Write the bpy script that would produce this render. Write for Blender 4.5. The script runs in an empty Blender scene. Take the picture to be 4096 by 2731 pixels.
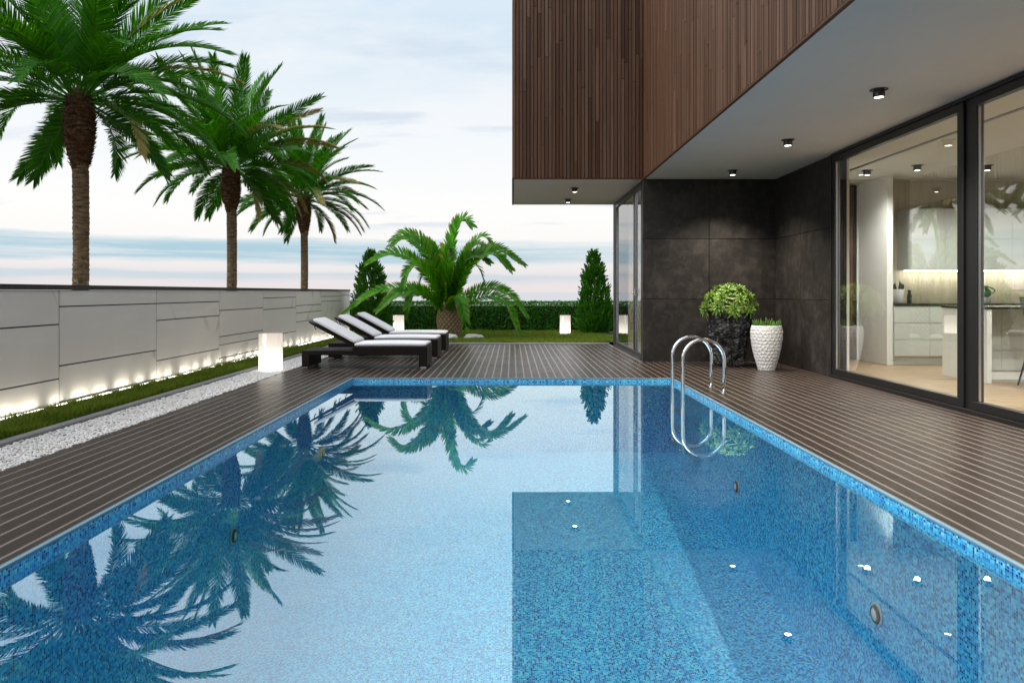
import bpy, math, random
import numpy as np
from mathutils import Vector, Matrix, noise

R = math.radians
random.seed(7)
np.random.seed(7)
SC = bpy.context.scene
COL = SC.collection

# ------------------------------------------------------------------ camera
cam_d = bpy.data.cameras.new('camera')
cam = bpy.data.objects.new('camera', cam_d)
COL.objects.link(cam)
cam.location = (0, 0, 1.2)
cam.rotation_euler = (R(90), 0, 0)
cam_d.sensor_width = 36
cam_d.lens = 25.87
cam_d.shift_y = -0.048
cam_d.clip_start = 0.05
cam_d.clip_end = 40000
SC.camera = cam

# ------------------------------------------------------------------ world / sky
SUN_EL, SUN_AZ = 46.0, -104.0        # degrees; azimuth measured from +Y towards +X
W = bpy.data.worlds.new('World')
SC.world = W
W.use_nodes = True
wn, wl = W.node_tree.nodes, W.node_tree.links
wn.clear()


def build_world():
    out = wn.new('ShaderNodeOutputWorld')
    bg = wn.new('ShaderNodeBackground')
    wl.new(bg.outputs[0], out.inputs[0])
    tc = wn.new('ShaderNodeTexCoord')
    nv = wn.new('ShaderNodeVectorMath'); nv.operation = 'NORMALIZE'
    wl.new(tc.outputs['Generated'], nv.inputs[0])
    sp = wn.new('ShaderNodeSeparateXYZ')
    wl.new(nv.outputs[0], sp.inputs[0])

    def math_(op, a, b=None, c=None, clamp=False):
        n = wn.new('ShaderNodeMath'); n.operation = op; n.use_clamp = clamp
        for i, v in enumerate((a, b, c)):
            if v is None:
                continue
            if isinstance(v, (int, float)):
                n.inputs[i].default_value = v
            else:
                wl.new(v, n.inputs[i])
        return n.outputs[0]

    def ramp(fac, stops, interp='LINEAR'):
        n = wn.new('ShaderNodeValToRGB')
        n.color_ramp.interpolation = interp
        e = n.color_ramp.elements
        while len(e) < len(stops):
            e.new(0.5)
        for el, (p, c) in zip(e, stops):
            el.position = p
            el.color = (*c, 1)
        wl.new(fac, n.inputs[0])
        return n.outputs[0]

    def mix(fac, a, b):
        n = wn.new('ShaderNodeMix'); n.data_type = 'RGBA'
        for sock, v in ((n.inputs[0], fac), (n.inputs[6], a), (n.inputs[7], b)):
            if isinstance(v, (int, float)):
                sock.default_value = v
            elif isinstance(v, tuple):
                sock.default_value = (*v, 1)
            else:
                wl.new(v, sock)
        return n.outputs[2]

    def noise_(vec, scale, detail=4, rough=0.55):
        n = wn.new('ShaderNodeTexNoise')
        n.inputs['Scale'].default_value = scale
        n.inputs['Detail'].default_value = detail
        n.inputs['Roughness'].default_value = rough
        wl.new(vec, n.inputs['Vector'])
        return n.outputs['Fac']

    def comb(x, y, z):
        n = wn.new('ShaderNodeCombineXYZ')
        for i, v in enumerate((x, y, z)):
            if isinstance(v, (int, float)):
                n.inputs[i].default_value = v
            else:
                wl.new(v, n.inputs[i])
        return n.outputs[0]

    x, y, z = sp.outputs
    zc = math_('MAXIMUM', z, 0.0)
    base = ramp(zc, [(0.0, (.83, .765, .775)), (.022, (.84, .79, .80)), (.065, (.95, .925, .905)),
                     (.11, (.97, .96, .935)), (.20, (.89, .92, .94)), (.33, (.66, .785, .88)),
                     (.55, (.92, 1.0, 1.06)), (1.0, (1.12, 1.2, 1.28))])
    # layered cloud bands close to the horizon
    n1 = noise_(comb(math_('MULTIPLY', x, 2.2), math_('MULTIPLY', y, 2.2), math_('MULTIPLY', z, 16)), 2.2, 6, .6)
    zd = math_('ADD', zc, math_('MULTIPLY', math_('SUBTRACT', n1, .5), .020))
    band = ramp(zd, [(0.0, (0, 0, 0)), (.012, (.04, .04, .04)), (.020, (.55, .55, .55)), (.0265, (.5, .5, .5)), (.0275, (.04, .04, .04)),
                     (.037, (.05, .05, .05)), (.0415, (.92, .92, .92)), (.058, (1, 1, 1)), (.0665, (.7, .7, .7)), (.0685, (0, 0, 0)), (1, (0, 0, 0))])
    n2 = noise_(comb(math_('MULTIPLY', x, 1.3), math_('MULTIPLY', y, 1.3), math_('MULTIPLY', z, 34)), 3.4, 8, .62)
    fade = math_('MULTIPLY_ADD', x, -2.4, 0.85, clamp=True)
    fade = math_('MAXIMUM', fade, math_('MULTIPLY', math_('GREATER_THAN', n2, .56), .35))
    n2s = math_('MULTIPLY_ADD', n2, 3.0, -.62, clamp=True)
    bandf = math_('MULTIPLY', math_('MULTIPLY', band, fade), n2s)
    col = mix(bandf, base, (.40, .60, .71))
    # soft high cloud
    zp = math_('ADD', zc, .24)
    px = math_('DIVIDE', x, zp)
    py = math_('DIVIDE', y, zp)
    n3 = noise_(comb(math_('MULTIPLY', px, .8), math_('MULTIPLY', py, 1.5), 0.3), 1.6, 8, .6)
    hi = ramp(n3, [(.44, (0, 0, 0)), (.60, (1, 1, 1))])
    win = ramp(zc, [(.07, (0, 0, 0)), (.16, (.45, .45, .45)), (.3, (1, 1, 1))])
    col = mix(math_('MULTIPLY', math_('MULTIPLY', hi, win), .62), col, (.955, .945, .95))
    n4 = noise_(comb(math_('MULTIPLY', px, .9), math_('MULTIPLY', py, 3.2), 4.7), 1.5, 7, .55)
    st = ramp(n4, [(.57, (0, 0, 0)), (.68, (1, 1, 1))])
    win2 = ramp(zc, [(.07, (0, 0, 0)), (.10, (1, 1, 1)), (.45, (.55, .55, .55))])
    col = mix(math_('MULTIPLY', math_('MULTIPLY', st, win2), .75), col, (.58, .68, .80))
    # clear sky behind the thin cloud cover
    sky = wn.new('ShaderNodeTexSky')
    sky.sky_type = 'NISHITA'
    sky.sun_disc = False
    sky.sun_elevation = R(SUN_EL)
    sky.sun_rotation = R(SUN_AZ)
    sky.air_density = 1.0
    sky.dust_density = 2.0
    sc_ = wn.new('ShaderNodeVectorMath'); sc_.operation = 'SCALE'
    sc_.inputs[3].default_value = .10
    wl.new(sky.outputs[0], sc_.inputs[0])
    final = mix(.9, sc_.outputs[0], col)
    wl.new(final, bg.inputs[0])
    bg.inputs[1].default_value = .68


build_world()

# ------------------------------------------------------------------ sun, exposure
sd = bpy.data.lights.new('sun', 'SUN')
sd.energy = 1.5
sd.angle = R(45)
sd.color = (1, .95, .88)
so = bpy.data.objects.new('sun', sd)
COL.objects.link(so)
_az, _el = R(SUN_AZ), R(SUN_EL)
_dir = Vector((math.sin(_az) * math.cos(_el), math.cos(_az) * math.cos(_el), math.sin(_el)))
so.rotation_euler = _dir.to_track_quat('Z', 'Y').to_euler()
SC.view_settings.view_transform = 'Standard'
SC.view_settings.look = 'None'
SC.view_settings.exposure = 0.7
SC.view_settings.gamma = 1.0
SC.cycles.use_denoising = True
SC.cycles.denoising_prefilter = 'ACCURATE'
SC.cycles.use_adaptive_sampling = False
SC.cycles.max_bounces = 8
SC.cycles.diffuse_bounces = 4
SC.cycles.glossy_bounces = 4
SC.cycles.transmission_bounces = 6
SC.cycles.transparent_max_bounces = 16
SC.cycles.sample_clamp_indirect = 6
SC.cycles.caustics_reflective = False
SC.cycles.caustics_refractive = False

# ================================================================== helpers
def tag(o, label=None, cat=None, group=None, kind=None):
    if label: o['label'] = label
    if cat: o['category'] = cat
    if group: o['group'] = group
    if kind: o['kind'] = kind
    return o


def empty(name, loc=(0, 0, 0), label=None, cat=None, group=None, rz=0):
    o = bpy.data.objects.new(name, None)
    o.empty_display_size = .1
    COL.objects.link(o)
    o.location = loc
    o.rotation_euler = (0, 0, rz)
    return tag(o, label, cat, group)


def link(name, me, parent=None, loc=None):
    o = bpy.data.objects.new(name, me)
    COL.objects.link(o)
    if parent is not None:
        o.parent = parent
    if loc is not None:
        o.location = loc
    return o


class MB:
    """collects simple shapes and links them as one mesh object"""
    def __init__(s):
        s.v, s.f, s.sm = [], [], []

    def add(s, vs, fs, smooth=False):
        b = len(s.v)
        s.v += [tuple(p) for p in vs]
        for f in fs:
            s.f.append(tuple(i + b for i in f))
            s.sm.append(smooth)
        return s

    def box(s, x0, x1, y0, y1, z0, z1, ch=0.0):
        if ch <= 0:
            vs = [(x0, y0, z0), (x1, y0, z0), (x1, y1, z0), (x0, y1, z0), (x0, y0, z1), (x1, y0, z1), (x1, y1, z1), (x0, y1, z1)]
            fs = [(0, 3, 2, 1), (4, 5, 6, 7), (0, 1, 5, 4), (1, 2, 6, 5), (2, 3, 7, 6), (3, 0, 4, 7)]
            return s.add(vs, fs)
        # chamfered box: three face rings
        c = min(ch, .49 * (x1 - x0), .49 * (y1 - y0), .49 * (z1 - z0))
        vs, idx = [], {}
        X, Y, Z = (x0, x1), (y0, y1), (z0, z1)
        sg = (1, -1)
        for i in (0, 1):
            for j in (0, 1):
                for k in (0, 1):
                    for a in range(3):
                        p = [X[i], Y[j], Z[k]]
                        q = [c * sg[i], c * sg[j], c * sg[k]]
                        for b in range(3):
                            if b != a:
                                p[b] += q[b]
                        idx[i, j, k, a] = len(vs)
                        vs.append(tuple(p))
        fs = []
        for a in range(3):
            b, d = (a + 1) % 3, (a + 2) % 3
            for e in (0, 1):
                quad = []
                for (m, n) in ((0, 0), (1, 0), (1, 1), (0, 1)):
                    key = [0, 0, 0]; key[a] = e; key[b] = m; key[d] = n
                    quad.append(idx[key[0], key[1], key[2], a])
                fs.append(tuple(quad) if e else tuple(quad[::-1]))
        # edges
        for a in range(3):
            b, d = (a + 1) % 3, (a + 2) % 3
            for m in (0, 1):
                for n in (0, 1):
                    k0 = [0, 0, 0]; k1 = [0, 0, 0]
                    k0[b] = k1[b] = m; k0[d] = k1[d] = n; k1[a] = 1
                    q = [idx[(*k0, b)], idx[(*k1, b)], idx[(*k1, d)], idx[(*k0, d)]]
                    if (m + n) % 2:
                        q = q[::-1]
                    fs.append(tuple(q[::-1]))
        for i in (0, 1):
            for j in (0, 1):
                for k in (0, 1):
                    t = (idx[i, j, k, 0], idx[i, j, k, 1], idx[i, j, k, 2])
                    fs.append(t if (i + j + k) % 2 else t[::-1])
        return s.add(vs, fs)

    def lathe(s, prof, n=32, c=(0, 0, 0), cap=True, smooth=True):
        vs, fs = [], []
        for r, z in prof:
            for k in range(n):
                a = 2 * math.pi * k / n
                vs.append((c[0] + r * math.cos(a), c[1] + r * math.sin(a), c[2] + z))
        m = len(prof)
        for i in range(m - 1):
            for k in range(n):
                k2 = (k + 1) % n
                fs.append((i * n + k, i * n + k2, (i + 1) * n + k2, (i + 1) * n + k))
        s.add(vs, fs, smooth)
        if cap:
            b = len(s.v) - m * n
            s.f.append(tuple(b + k for k in range(n))[::-1]); s.sm.append(False)
            s.f.append(tuple(b + (m - 1) * n + k for k in range(n))); s.sm.append(False)
        return s

    def tube(s, pts, r, n=10, cap=True, smooth=True):
        pts = [Vector(p) for p in pts]
        rs = r if isinstance(r, (list, tuple)) else [r] * len(pts)
        vs, fs = [], []
        up = None
        for i, p in enumerate(pts):
            t = (pts[min(i + 1, len(pts) - 1)] - pts[max(i - 1, 0)]).normalized()
            if up is None:
                up = Vector((0, 0, 1)) if abs(t.z) < .9 else Vector((1, 0, 0))
            a = up.cross(t).normalized()
            b = t.cross(a).normalized()
            up = b
            for k in range(n):
                w = 2 * math.pi * k / n
                vs.append(p + (a * math.cos(w) + b * math.sin(w)) * rs[i])
        for i in range(len(pts) - 1):
            for k in range(n):
                k2 = (k + 1) % n
                fs.append((i * n + k, i * n + k2, (i + 1) * n + k2, (i + 1) * n + k))
        s.add(vs, fs, smooth)
        if cap:
            b0 = len(s.v) - len(pts) * n
            s.f.append(tuple(b0 + k for k in range(n))[::-1]); s.sm.append(False)
            s.f.append(tuple(b0 + (len(pts) - 1) * n + k for k in range(n))); s.sm.append(False)
        return s

    def mesh(s, name, mat):
        me = bpy.data.meshes.new(name)
        me.from_pydata(s.v, [], s.f)
        if mat:
            me.materials.append(mat)
        me.polygons.foreach_set('use_smooth', s.sm)
        me.update()
        return me

    def build(s, name, mat, parent=None, loc=None):
        return link(name, s.mesh(name, mat), parent, loc)


def B(name, mat, parent, *a, **k):
    """one box as one object"""
    return MB().box(*a, **k).build(name, mat, parent)


def np_mesh(name, verts, tris, mat, cols=None, smooth=False):
    """verts (n,3), tris (m,3) numpy"""
    me = bpy.data.meshes.new(name)
    nv, nt = len(verts), len(tris)
    me.vertices.add(nv)
    me.vertices.foreach_set('co', np.ascontiguousarray(verts, dtype=np.float32).ravel())
    me.loops.add(nt * 3)
    me.loops.foreach_set('vertex_index', np.ascontiguousarray(tris, dtype=np.int32).ravel())
    me.polygons.add(nt)
    me.polygons.foreach_set('loop_start', np.arange(0, nt * 3, 3, dtype=np.int32))
    me.polygons.foreach_set('loop_total', np.full(nt, 3, dtype=np.int32))
    me.polygons.foreach_set('use_smooth', np.full(nt, smooth, dtype=bool))
    me.update(calc_edges=True)
    if cols is not None:
        at = me.color_attributes.new('Col', 'FLOAT_COLOR', 'POINT')
        c4 = np.ones((nv, 4), dtype=np.float32)
        c4[:, :3] = cols
        at.data.foreach_set('color', c4.ravel())
    me.materials.append(mat)
    me.validate()
    return me


# ------------------------------------------------------------------ materials
class NT:
    def __init__(s, name):
        s.m = bpy.data.materials.new(name)
        s.m.use_nodes = True
        s.n, s.l = s.m.node_tree.nodes, s.m.node_tree.links
        s.n.clear()
        s.out = s.n.new('ShaderNodeOutputMaterial')

    def put(s, sock, v):
        if v is None:
            return
        if isinstance(v, bpy.types.NodeSocket):
            s.l.new(v, sock)
        elif isinstance(v, (tuple, list)):
            sock.default_value = (*v, 1) if (len(v) == 3 and sock.type == 'RGBA') else v
        else:
            sock.default_value = v

    def math(s, op, a, b=None, c=None, clamp=False):
        n = s.n.new('ShaderNodeMath'); n.operation = op; n.use_clamp = clamp
        for i, v in enumerate((a, b, c)):
            s.put(n.inputs[i], v)
        return n.outputs[0]

    def vmath(s, op, a, b=None):
        n = s.n.new('ShaderNodeVectorMath'); n.operation = op
        s.put(n.inputs[0], a)
        if b is not None:
            s.put(n.inputs[1], b)
        return n.outputs[0]

    def coord(s, kind='Object', scale=None, rot=None):
        n = s.n.new('ShaderNodeTexCoord')
        o = n.outputs[kind]
        if scale is not None or rot is not None:
            mp = s.n.new('ShaderNodeMapping')
            s.l.new(o, mp.inputs[0])
            if scale is not None: mp.inputs['Scale'].default_value = scale
            if rot is not None: mp.inputs['Rotation'].default_value = rot
            o = mp.outputs[0]
        return o

    def pos(s, scale=None):
        n = s.n.new('ShaderNodeNewGeometry')
        o = n.outputs['Position']
        if scale is not None:
            o = s.vmath('MULTIPLY', o, scale)
        return o

    def noise(s, vec, scale=5, detail=4, rough=.55, dist=0, out='Fac'):
        n = s.n.new('ShaderNodeTexNoise')
        n.inputs['Scale'].default_value = scale
        n.inputs['Detail'].default_value = detail
        n.inputs['Roughness'].default_value = rough
        n.inputs['Distortion'].default_value = dist
        s.put(n.inputs['Vector'], vec)
        return n.outputs[out]

    def voro(s, vec, scale=5, feature='F1', out='Distance'):
        n = s.n.new('ShaderNodeTexVoronoi')
        n.feature = feature
        n.inputs['Scale'].default_value = scale
        s.put(n.inputs['Vector'], vec)
        return n.outputs[out]

    def ramp(s, fac, stops, interp='LINEAR'):
        n = s.n.new('ShaderNodeValToRGB')
        n.color_ramp.interpolation = interp
        e = n.color_ramp.elements
        while len(e) < len(stops):
            e.new(.5)
        for el, (p, c) in zip(e, stops):
            el.position = p
            el.color = (*c, 1) if isinstance(c, (tuple, list)) else (c, c, c, 1)
        s.put(n.inputs[0], fac)
        return n.outputs[0]

    def mix(s, fac, a, b, blend='MIX'):
        n = s.n.new('ShaderNodeMix'); n.data_type = 'RGBA'; n.blend_type = blend
        s.put(n.inputs[0], fac); s.put(n.inputs[6], a); s.put(n.inputs[7], b)
        return n.outputs[2]

    def bump(s, h, strength=.3, dist=.01):
        n = s.n.new('ShaderNodeBump')
        n.inputs['Strength'].default_value = strength
        n.inputs['Distance'].default_value = dist
        s.put(n.inputs['Height'], h)
        return n.outputs[0]

    def schlick(s, r0, bnd=1.0, exp=5.0):
        """reflectance of a thin sheet, the same from both sides"""
        g = s.n.new('ShaderNodeNewGeometry')
        d = s.n.new('ShaderNodeVectorMath'); d.operation = 'DOT_PRODUCT'
        s.l.new(g.outputs['Normal'], d.inputs[0]); s.l.new(g.outputs['Incoming'], d.inputs[1])
        c = s.math('ABSOLUTE', d.outputs['Value'])
        k = s.math('POWER', s.math('SUBTRACT', 1.0, c, clamp=True), exp)
        return s.math('MULTIPLY_ADD', k, bnd - r0, r0)

    def rand(s):
        return s.n.new('ShaderNodeObjectInfo').outputs['Random']

    def attr(s, name='Col'):
        n = s.n.new('ShaderNodeAttribute'); n.attribute_name = name
        sp = s.n.new('ShaderNodeSeparateColor')
        s.l.new(n.outputs['Color'], sp.inputs[0])
        return sp.outputs

    def hsv(s, col, h=.5, sat=1, v=1):
        n = s.n.new('ShaderNodeHueSaturation')
        s.put(n.inputs['Hue'], h); s.put(n.inputs['Saturation'], sat); s.put(n.inputs['Value'], v)
        s.put(n.inputs['Color'], col)
        return n.outputs[0]

    def pbr(s, base, rough=.5, metal=0, normal=None, spec=.5, emit=None, estr=0, sub=0, coat=0):
        n = s.n.new('ShaderNodeBsdfPrincipled')
        s.put(n.inputs['Base Color'], base)
        s.put(n.inputs['Roughness'], rough)
        s.put(n.inputs['Metallic'], metal)
        s.put(n.inputs['Specular IOR Level'], spec)
        s.put(n.inputs['Coat Weight'], coat)
        if normal is not None: s.l.new(normal, n.inputs['Normal'])
        if emit is not None:
            s.put(n.inputs['Emission Color'], emit)
            s.put(n.inputs['Emission Strength'], estr)
        s.l.new(n.outputs[0], s.out.inputs[0])
        s.b = n
        return s.m


def M_plain(name, col, rough=.5, metal=0, spec=.5, var=.12, nscale=8, bump=.05):
    t = NT(name)
    v = t.noise(t.coord(), nscale, 5)
    c = t.hsv(col, v=t.math('MULTIPLY_ADD', v, var * 2, 1 - var))
    nb = t.bump(t.noise(t.coord(), nscale * 12, 3), bump, .003) if bump else None
    return t.pbr(c, rough, metal, nb, spec)


def M_plank():
    t = NT('deck_board_composite')
    p = t.pos()
    r = t.rand()
    off = t.vmath('ADD', p, t.vmath('MULTIPLY', t.vmath('ADD', r, (0, 0, 0)), (31, 57, 11)))
    g = t.noise(t.vmath('MULTIPLY', off, (26, 1.6, 20)), 3, 6, .6)
    fine = t.noise(p, 330, 2, .5)
    dirt = t.noise(p, 1.3, 5, .6)
    c = t.mix(g, (.0180, .0106, .0070), (.0335, .0212, .0143))
    c = t.hsv(c, v=t.math('MULTIPLY_ADD', r, .42, .78), sat=t.math('MULTIPLY_ADD', dirt, .5, .78))
    c = t.mix(t.math('MULTIPLY', fine, .35), c, (.042, .031, .025))
    rg = t.math('MULTIPLY_ADD', dirt, .20, .24)
    h = t.math('MULTIPLY_ADD', g, .5, fine)
    return t.pbr(c, rg, 0, t.bump(h, .16, .002), .17)


def M_joint():
    t = NT('deck_joint_strip')
    p = t.pos()
    f = t.noise(t.vmath('MULTIPLY', p, (160, 3, 1)), 2, 4)
    c = t.mix(f, (.108, .091, .085), (.172, .150, .143))
    return t.pbr(c, .38, 0, t.bump(t.noise(p, 400, 2), .1, .001), .5)


def M_slat():
    t = NT('facade_slat_wood')
    p = t.pos()
    r = t.rand()
    off = t.vmath('ADD', p, t.vmath('MULTIPLY', t.vmath('ADD', r, (0, 0, 0)), (17, 23, 41)))
    g = t.noise(t.vmath('MULTIPLY', off, (30, 30, .55)), 3.2, 7, .62, .4)
    g2 = t.noise(t.vmath('MULTIPLY', off, (190, 190, 2.4)), 2, 3, .5)
    c = t.ramp(g, [(.28, (.038, .0165, .0090)), (.5, (.086, .041, .0235)), (.72, (.150, .080, .049))])
    c = t.mix(t.math('MULTIPLY', g2, .45), c, (.155, .100, .070))
    tone = t.ramp(r, [(0, .55), (.15, .72), (.4, .88), (.7, 1.02), (.9, 1.2), (1, 1.45)])
    c = t.hsv(c, v=tone, sat=t.math('MULTIPLY_ADD', r, -.3, 1.36))
    return t.pbr(c, .55, 0, t.bump(t.math('ADD', g, g2), .22, .003), .35)


def M_stone_tile():
    t = NT('dark_slate_tile')
    p = t.pos()
    r = t.rand()
    off = t.vmath('ADD', p, t.vmath('MULTIPLY', t.vmath('ADD', r, (0, 0, 0)), (13, 29, 7)))
    big = t.noise(off, 1.6, 6, .62, .3)
    drip = t.noise(t.vmath('MULTIPLY', off, (6, 6, 1.1)), 1.6, 5, .6)
    fine = t.noise(p, 38, 6, .65)
    f = t.math('ADD', t.math('MULTIPLY', big, .78), t.math('MULTIPLY', drip, .22))
    c = t.ramp(f, [(.34, (.0085, .0076, .0068)), (.5, (.020, .0172, .0152)), (.64, (.048, .042, .037))])
    mott = t.noise(off, 7, 7, .7, .5)
    c = t.mix(t.ramp(mott, [(.40, .55), (.55, 0)]), c, (.0065, .0058, .0052))
    c = t.mix(t.ramp(mott, [(.5, 0), (.72, .5)]), c, (.07, .061, .054))
    c = t.mix(t.math('MULTIPLY', fine, .35), c, (.06, .053, .048))
    rg = t.math('MULTIPLY_ADD', big, .25, .42)
    return t.pbr(c, rg, 0, t.bump(fine, .35, .004), .3)


def M_wall_panel():
    t = NT('pale_limestone_panel')
    p = t.pos()
    r = t.rand()
    off = t.vmath('ADD', p, t.vmath('MULTIPLY', t.vmath('ADD', r, (0, 0, 0)), (9, 41, 23)))
    cloud = t.noise(off, .9, 5, .6, .6)
    fine = t.noise(p, 70, 5, .7)
    bandn = t.noise(t.vmath('MULTIPLY', off, (1, .55, 2.6)), 1.2, 4, .55, .5)
    vein = t.math('ABSOLUTE', t.math('SUBTRACT', t.noise(t.vmath('MULTIPLY', off, (1, .7, 1.3)), .42, 2, .45, .25), .5))
    vm = t.ramp(vein, [(0, 1), (.0028, .8), (.0055, 0)])
    vm2 = t.math('MULTIPLY', vm, t.ramp(t.noise(off, .8, 2), [(.42, 0), (.52, 1)]))
    c = t.mix(cloud, (.73, .685, .62), (.86, .82, .765))
    c = t.mix(t.ramp(bandn, [(.5, 0), (.64, .45)]), c, (.88, .85, .80))
    c = t.mix(t.math('MULTIPLY', fine, .25), c, (.68, .635, .57))
    c = t.mix(t.math('MULTIPLY', vm2, .5), c, (.30, .265, .23))
    c = t.hsv(c, v=t.math('MULTIPLY_ADD', r, .1, .95))
    return t.pbr(c, .5, 0, t.bump(fine, .12, .002), .4)


def M_cap():
    t = NT('dark_slate_cap')
    p = t.pos()
    f = t.noise(t.vmath('MULTIPLY', p, (1, 55, 1.2)), 1.3, 5, .75)
    c = t.ramp(f, [(.38, (.006, .006, .006)), (.55, (.028, .026, .024)), (.7, (.10, .092, .084))])
    return t.pbr(c, .55, 0, t.bump(f, .5, .004), .4)


def M_mosaic():
    t = NT('pool_mosaic')
    uv = t.coord('UV')
    k = 1 / .0146
    sc_ = t.vmath('MULTIPLY', uv, (k, k, 0))
    cell = t.vmath('FLOOR', sc_)
    fr = t.vmath('FRACTION', sc_)
    wnz = t.n.new('ShaderNodeTexWhiteNoise'); wnz.noise_dimensions = '2D'
    t.l.new(cell, wnz.inputs[0])
    c = t.ramp(wnz.outputs['Value'], [(0, (.004, .055, .26)), (.14, (.008, .235, .62)), (.38, (.020, .43, .87)), (.64, (.065, .63, .95)), (.88, (.20, .79, .96))], 'CONSTANT')
    sp = t.n.new('ShaderNodeSeparateXYZ')
    t.l.new(fr, sp.inputs[0])
    gx = t.math('LESS_THAN', sp.outputs[0], .10)
    gy = t.math('LESS_THAN', sp.outputs[1], .10)
    g = t.math('MAXIMUM', gx, gy)
    c = t.mix(g, c, (.36, .66, .80))
    return t.pbr(c, .22, 0, t.bump(t.math('SUBTRACT', 1.0, g), .3, .001), .5)


def M_water():
    t = NT('pool_water')
    fz = t.schlick(.33, 1.0, 4.0)
    tr = t.n.new('ShaderNodeBsdfTransparent')
    tr.inputs[0].default_value = (.88, .985, 1.0, 1)
    gl = t.n.new('ShaderNodeBsdfGlossy')
    gl.inputs['Roughness'].default_value = 0.0
    gl.inputs[0].default_value = (.83, .985, 1, 1)
    bm = t.bump(t.noise(t.pos(), 1.4, 2, .4), .004, .05)
    t.l.new(bm, gl.inputs['Normal'])
    mx = t.n.new('ShaderNodeMixShader')
    t.l.new(fz, mx.inputs[0])
    t.l.new(tr.outputs[0], mx.inputs[1])
    t.l.new(gl.outputs[0], mx.inputs[2])
    t.l.new(mx.outputs[0], t.out.inputs[0])
    return t.m


def M_glass(name, r0=.1, tint=(.93, .97, .94), rough=0.0):
    t = NT(name)
    fz = t.schlick(r0)
    tr = t.n.new('ShaderNodeBsdfTransparent')
    tr.inputs[0].default_value = (*tint, 1)
    gl = t.n.new('ShaderNodeBsdfGlossy')
    gl.inputs['Roughness'].default_value = rough
    mx = t.n.new('ShaderNodeMixShader')
    t.l.new(fz, mx.inputs[0])
    t.l.new(tr.outputs[0], mx.inputs[1])
    t.l.new(gl.outputs[0], mx.inputs[2])
    t.l.new(mx.outputs[0], t.out.inputs[0])
    return t.m


def M_leaf(name, dark, light, tipcol=None, tip0=.7, dry=None, rough=.42, trans=.35, spec=.4):
    """Col attribute: r along frond, g along leaflet, b random"""
    t = NT(name)
    r, g, b = t.attr()[:3]
    c = t.mix(b, dark, light)
    c = t.mix(t.math('MULTIPLY', t.noise(t.pos(), 1.7, 3), .5), c, tuple(.62 * q for q in dark))
    if dry is not None:
        f = t.ramp(t.math('ADD', t.math('MULTIPLY', r, .8), t.math('MULTIPLY', t.math('SUBTRACT', b, .5), .4)), [(.30, 0), (.78, 1)])
        c = t.mix(f, c, dry)
    if tipcol is not None:
        f = t.ramp(t.math('ADD', g, t.math('MULTIPLY', t.math('SUBTRACT', b, .5), .35)), [(tip0, 0), (min(1, tip0 + .16), 1)])
        c = t.mix(f, c, tipcol)
    c = t.hsv(c, v=t.math('MULTIPLY_ADD', t.rand(), .4, .8))
    m = t.pbr(c, rough, 0, None, spec)
    tl = t.n.new('ShaderNodeBsdfTranslucent')
    t.l.new(t.hsv(c, h=.49, sat=1.1, v=1.25), tl.inputs[0])
    mx = t.n.new('ShaderNodeMixShader')
    mx.inputs[0].default_value = trans
    t.l.new(t.b.outputs[0], mx.inputs[1])
    t.l.new(tl.outputs[0], mx.inputs[2])
    t.l.new(mx.outputs[0], t.out.inputs[0])
    return m


def M_emit(name, col, strength):
    t = NT(name)
    e = t.n.new('ShaderNodeEmission')
    e.inputs[0].default_value = (*col, 1)
    e.inputs[1].default_value = strength
    t.l.new(e.outputs[0], t.out.inputs[0])
    return t.m


def M_lantern():
    t = NT('lantern_glowing_diffuser')
    sp = t.n.new('ShaderNodeSeparateXYZ')
    t.l.new(t.coord('Generated'), sp.inputs[0])
    z = sp.outputs[2]
    c = t.ramp(z, [(0, (1, .95, .84)), (.5, (1, .93, .80)), (.75, (1, .90, .76)), (1, (1, .86, .74))])
    st = t.ramp(z, [(0, 1.0), (.42, .72), (.68, .43), (1, .33)])
    e = t.n.new('ShaderNodeEmission')
    t.l.new(c, e.inputs[0])
    t.l.new(t.math('MULTIPLY', st, 1.5), e.inputs[1])
    t.l.new(e.outputs[0], t.out.inputs[0])
    return t.m


def M_rattan():
    t = NT('woven_rattan')
    p = t.coord('Object')
    ck = t.n.new('ShaderNodeTexChecker')
    ck.inputs['Scale'].default_value = 62
    t.l.new(t.vmath('ADD', p, (.003, .004, .0037)), ck.inputs[0])
    n = t.noise(p, 60, 3)
    c = t.mix(ck.outputs['Fac'], (.0060, .0038, .0028), (.0135, .0080, .0055))
    c = t.hsv(c, v=t.math('MULTIPLY_ADD', n, .6, .7))
    h = t.math('ADD', ck.outputs['Fac'], n)
    return t.pbr(c, .45, 0, t.bump(h, .8, .006), .16)


def M_cushion():
    t = NT('white_cushion_fabric')
    p = t.coord('Object')
    w = t.noise(t.vmath('MULTIPLY', p, (300, 300, 300)), 1, 2)
    soft = t.noise(p, 5, 3)
    c = t.mix(soft, (.74, .75, .79), (.80, .81, .84))
    h = t.math('MULTIPLY_ADD', soft, 2.0, t.math('MULTIPLY', w, .3))
    return t.pbr(c, .85, 0, t.bump(h, .25, .004), .2)


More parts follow.
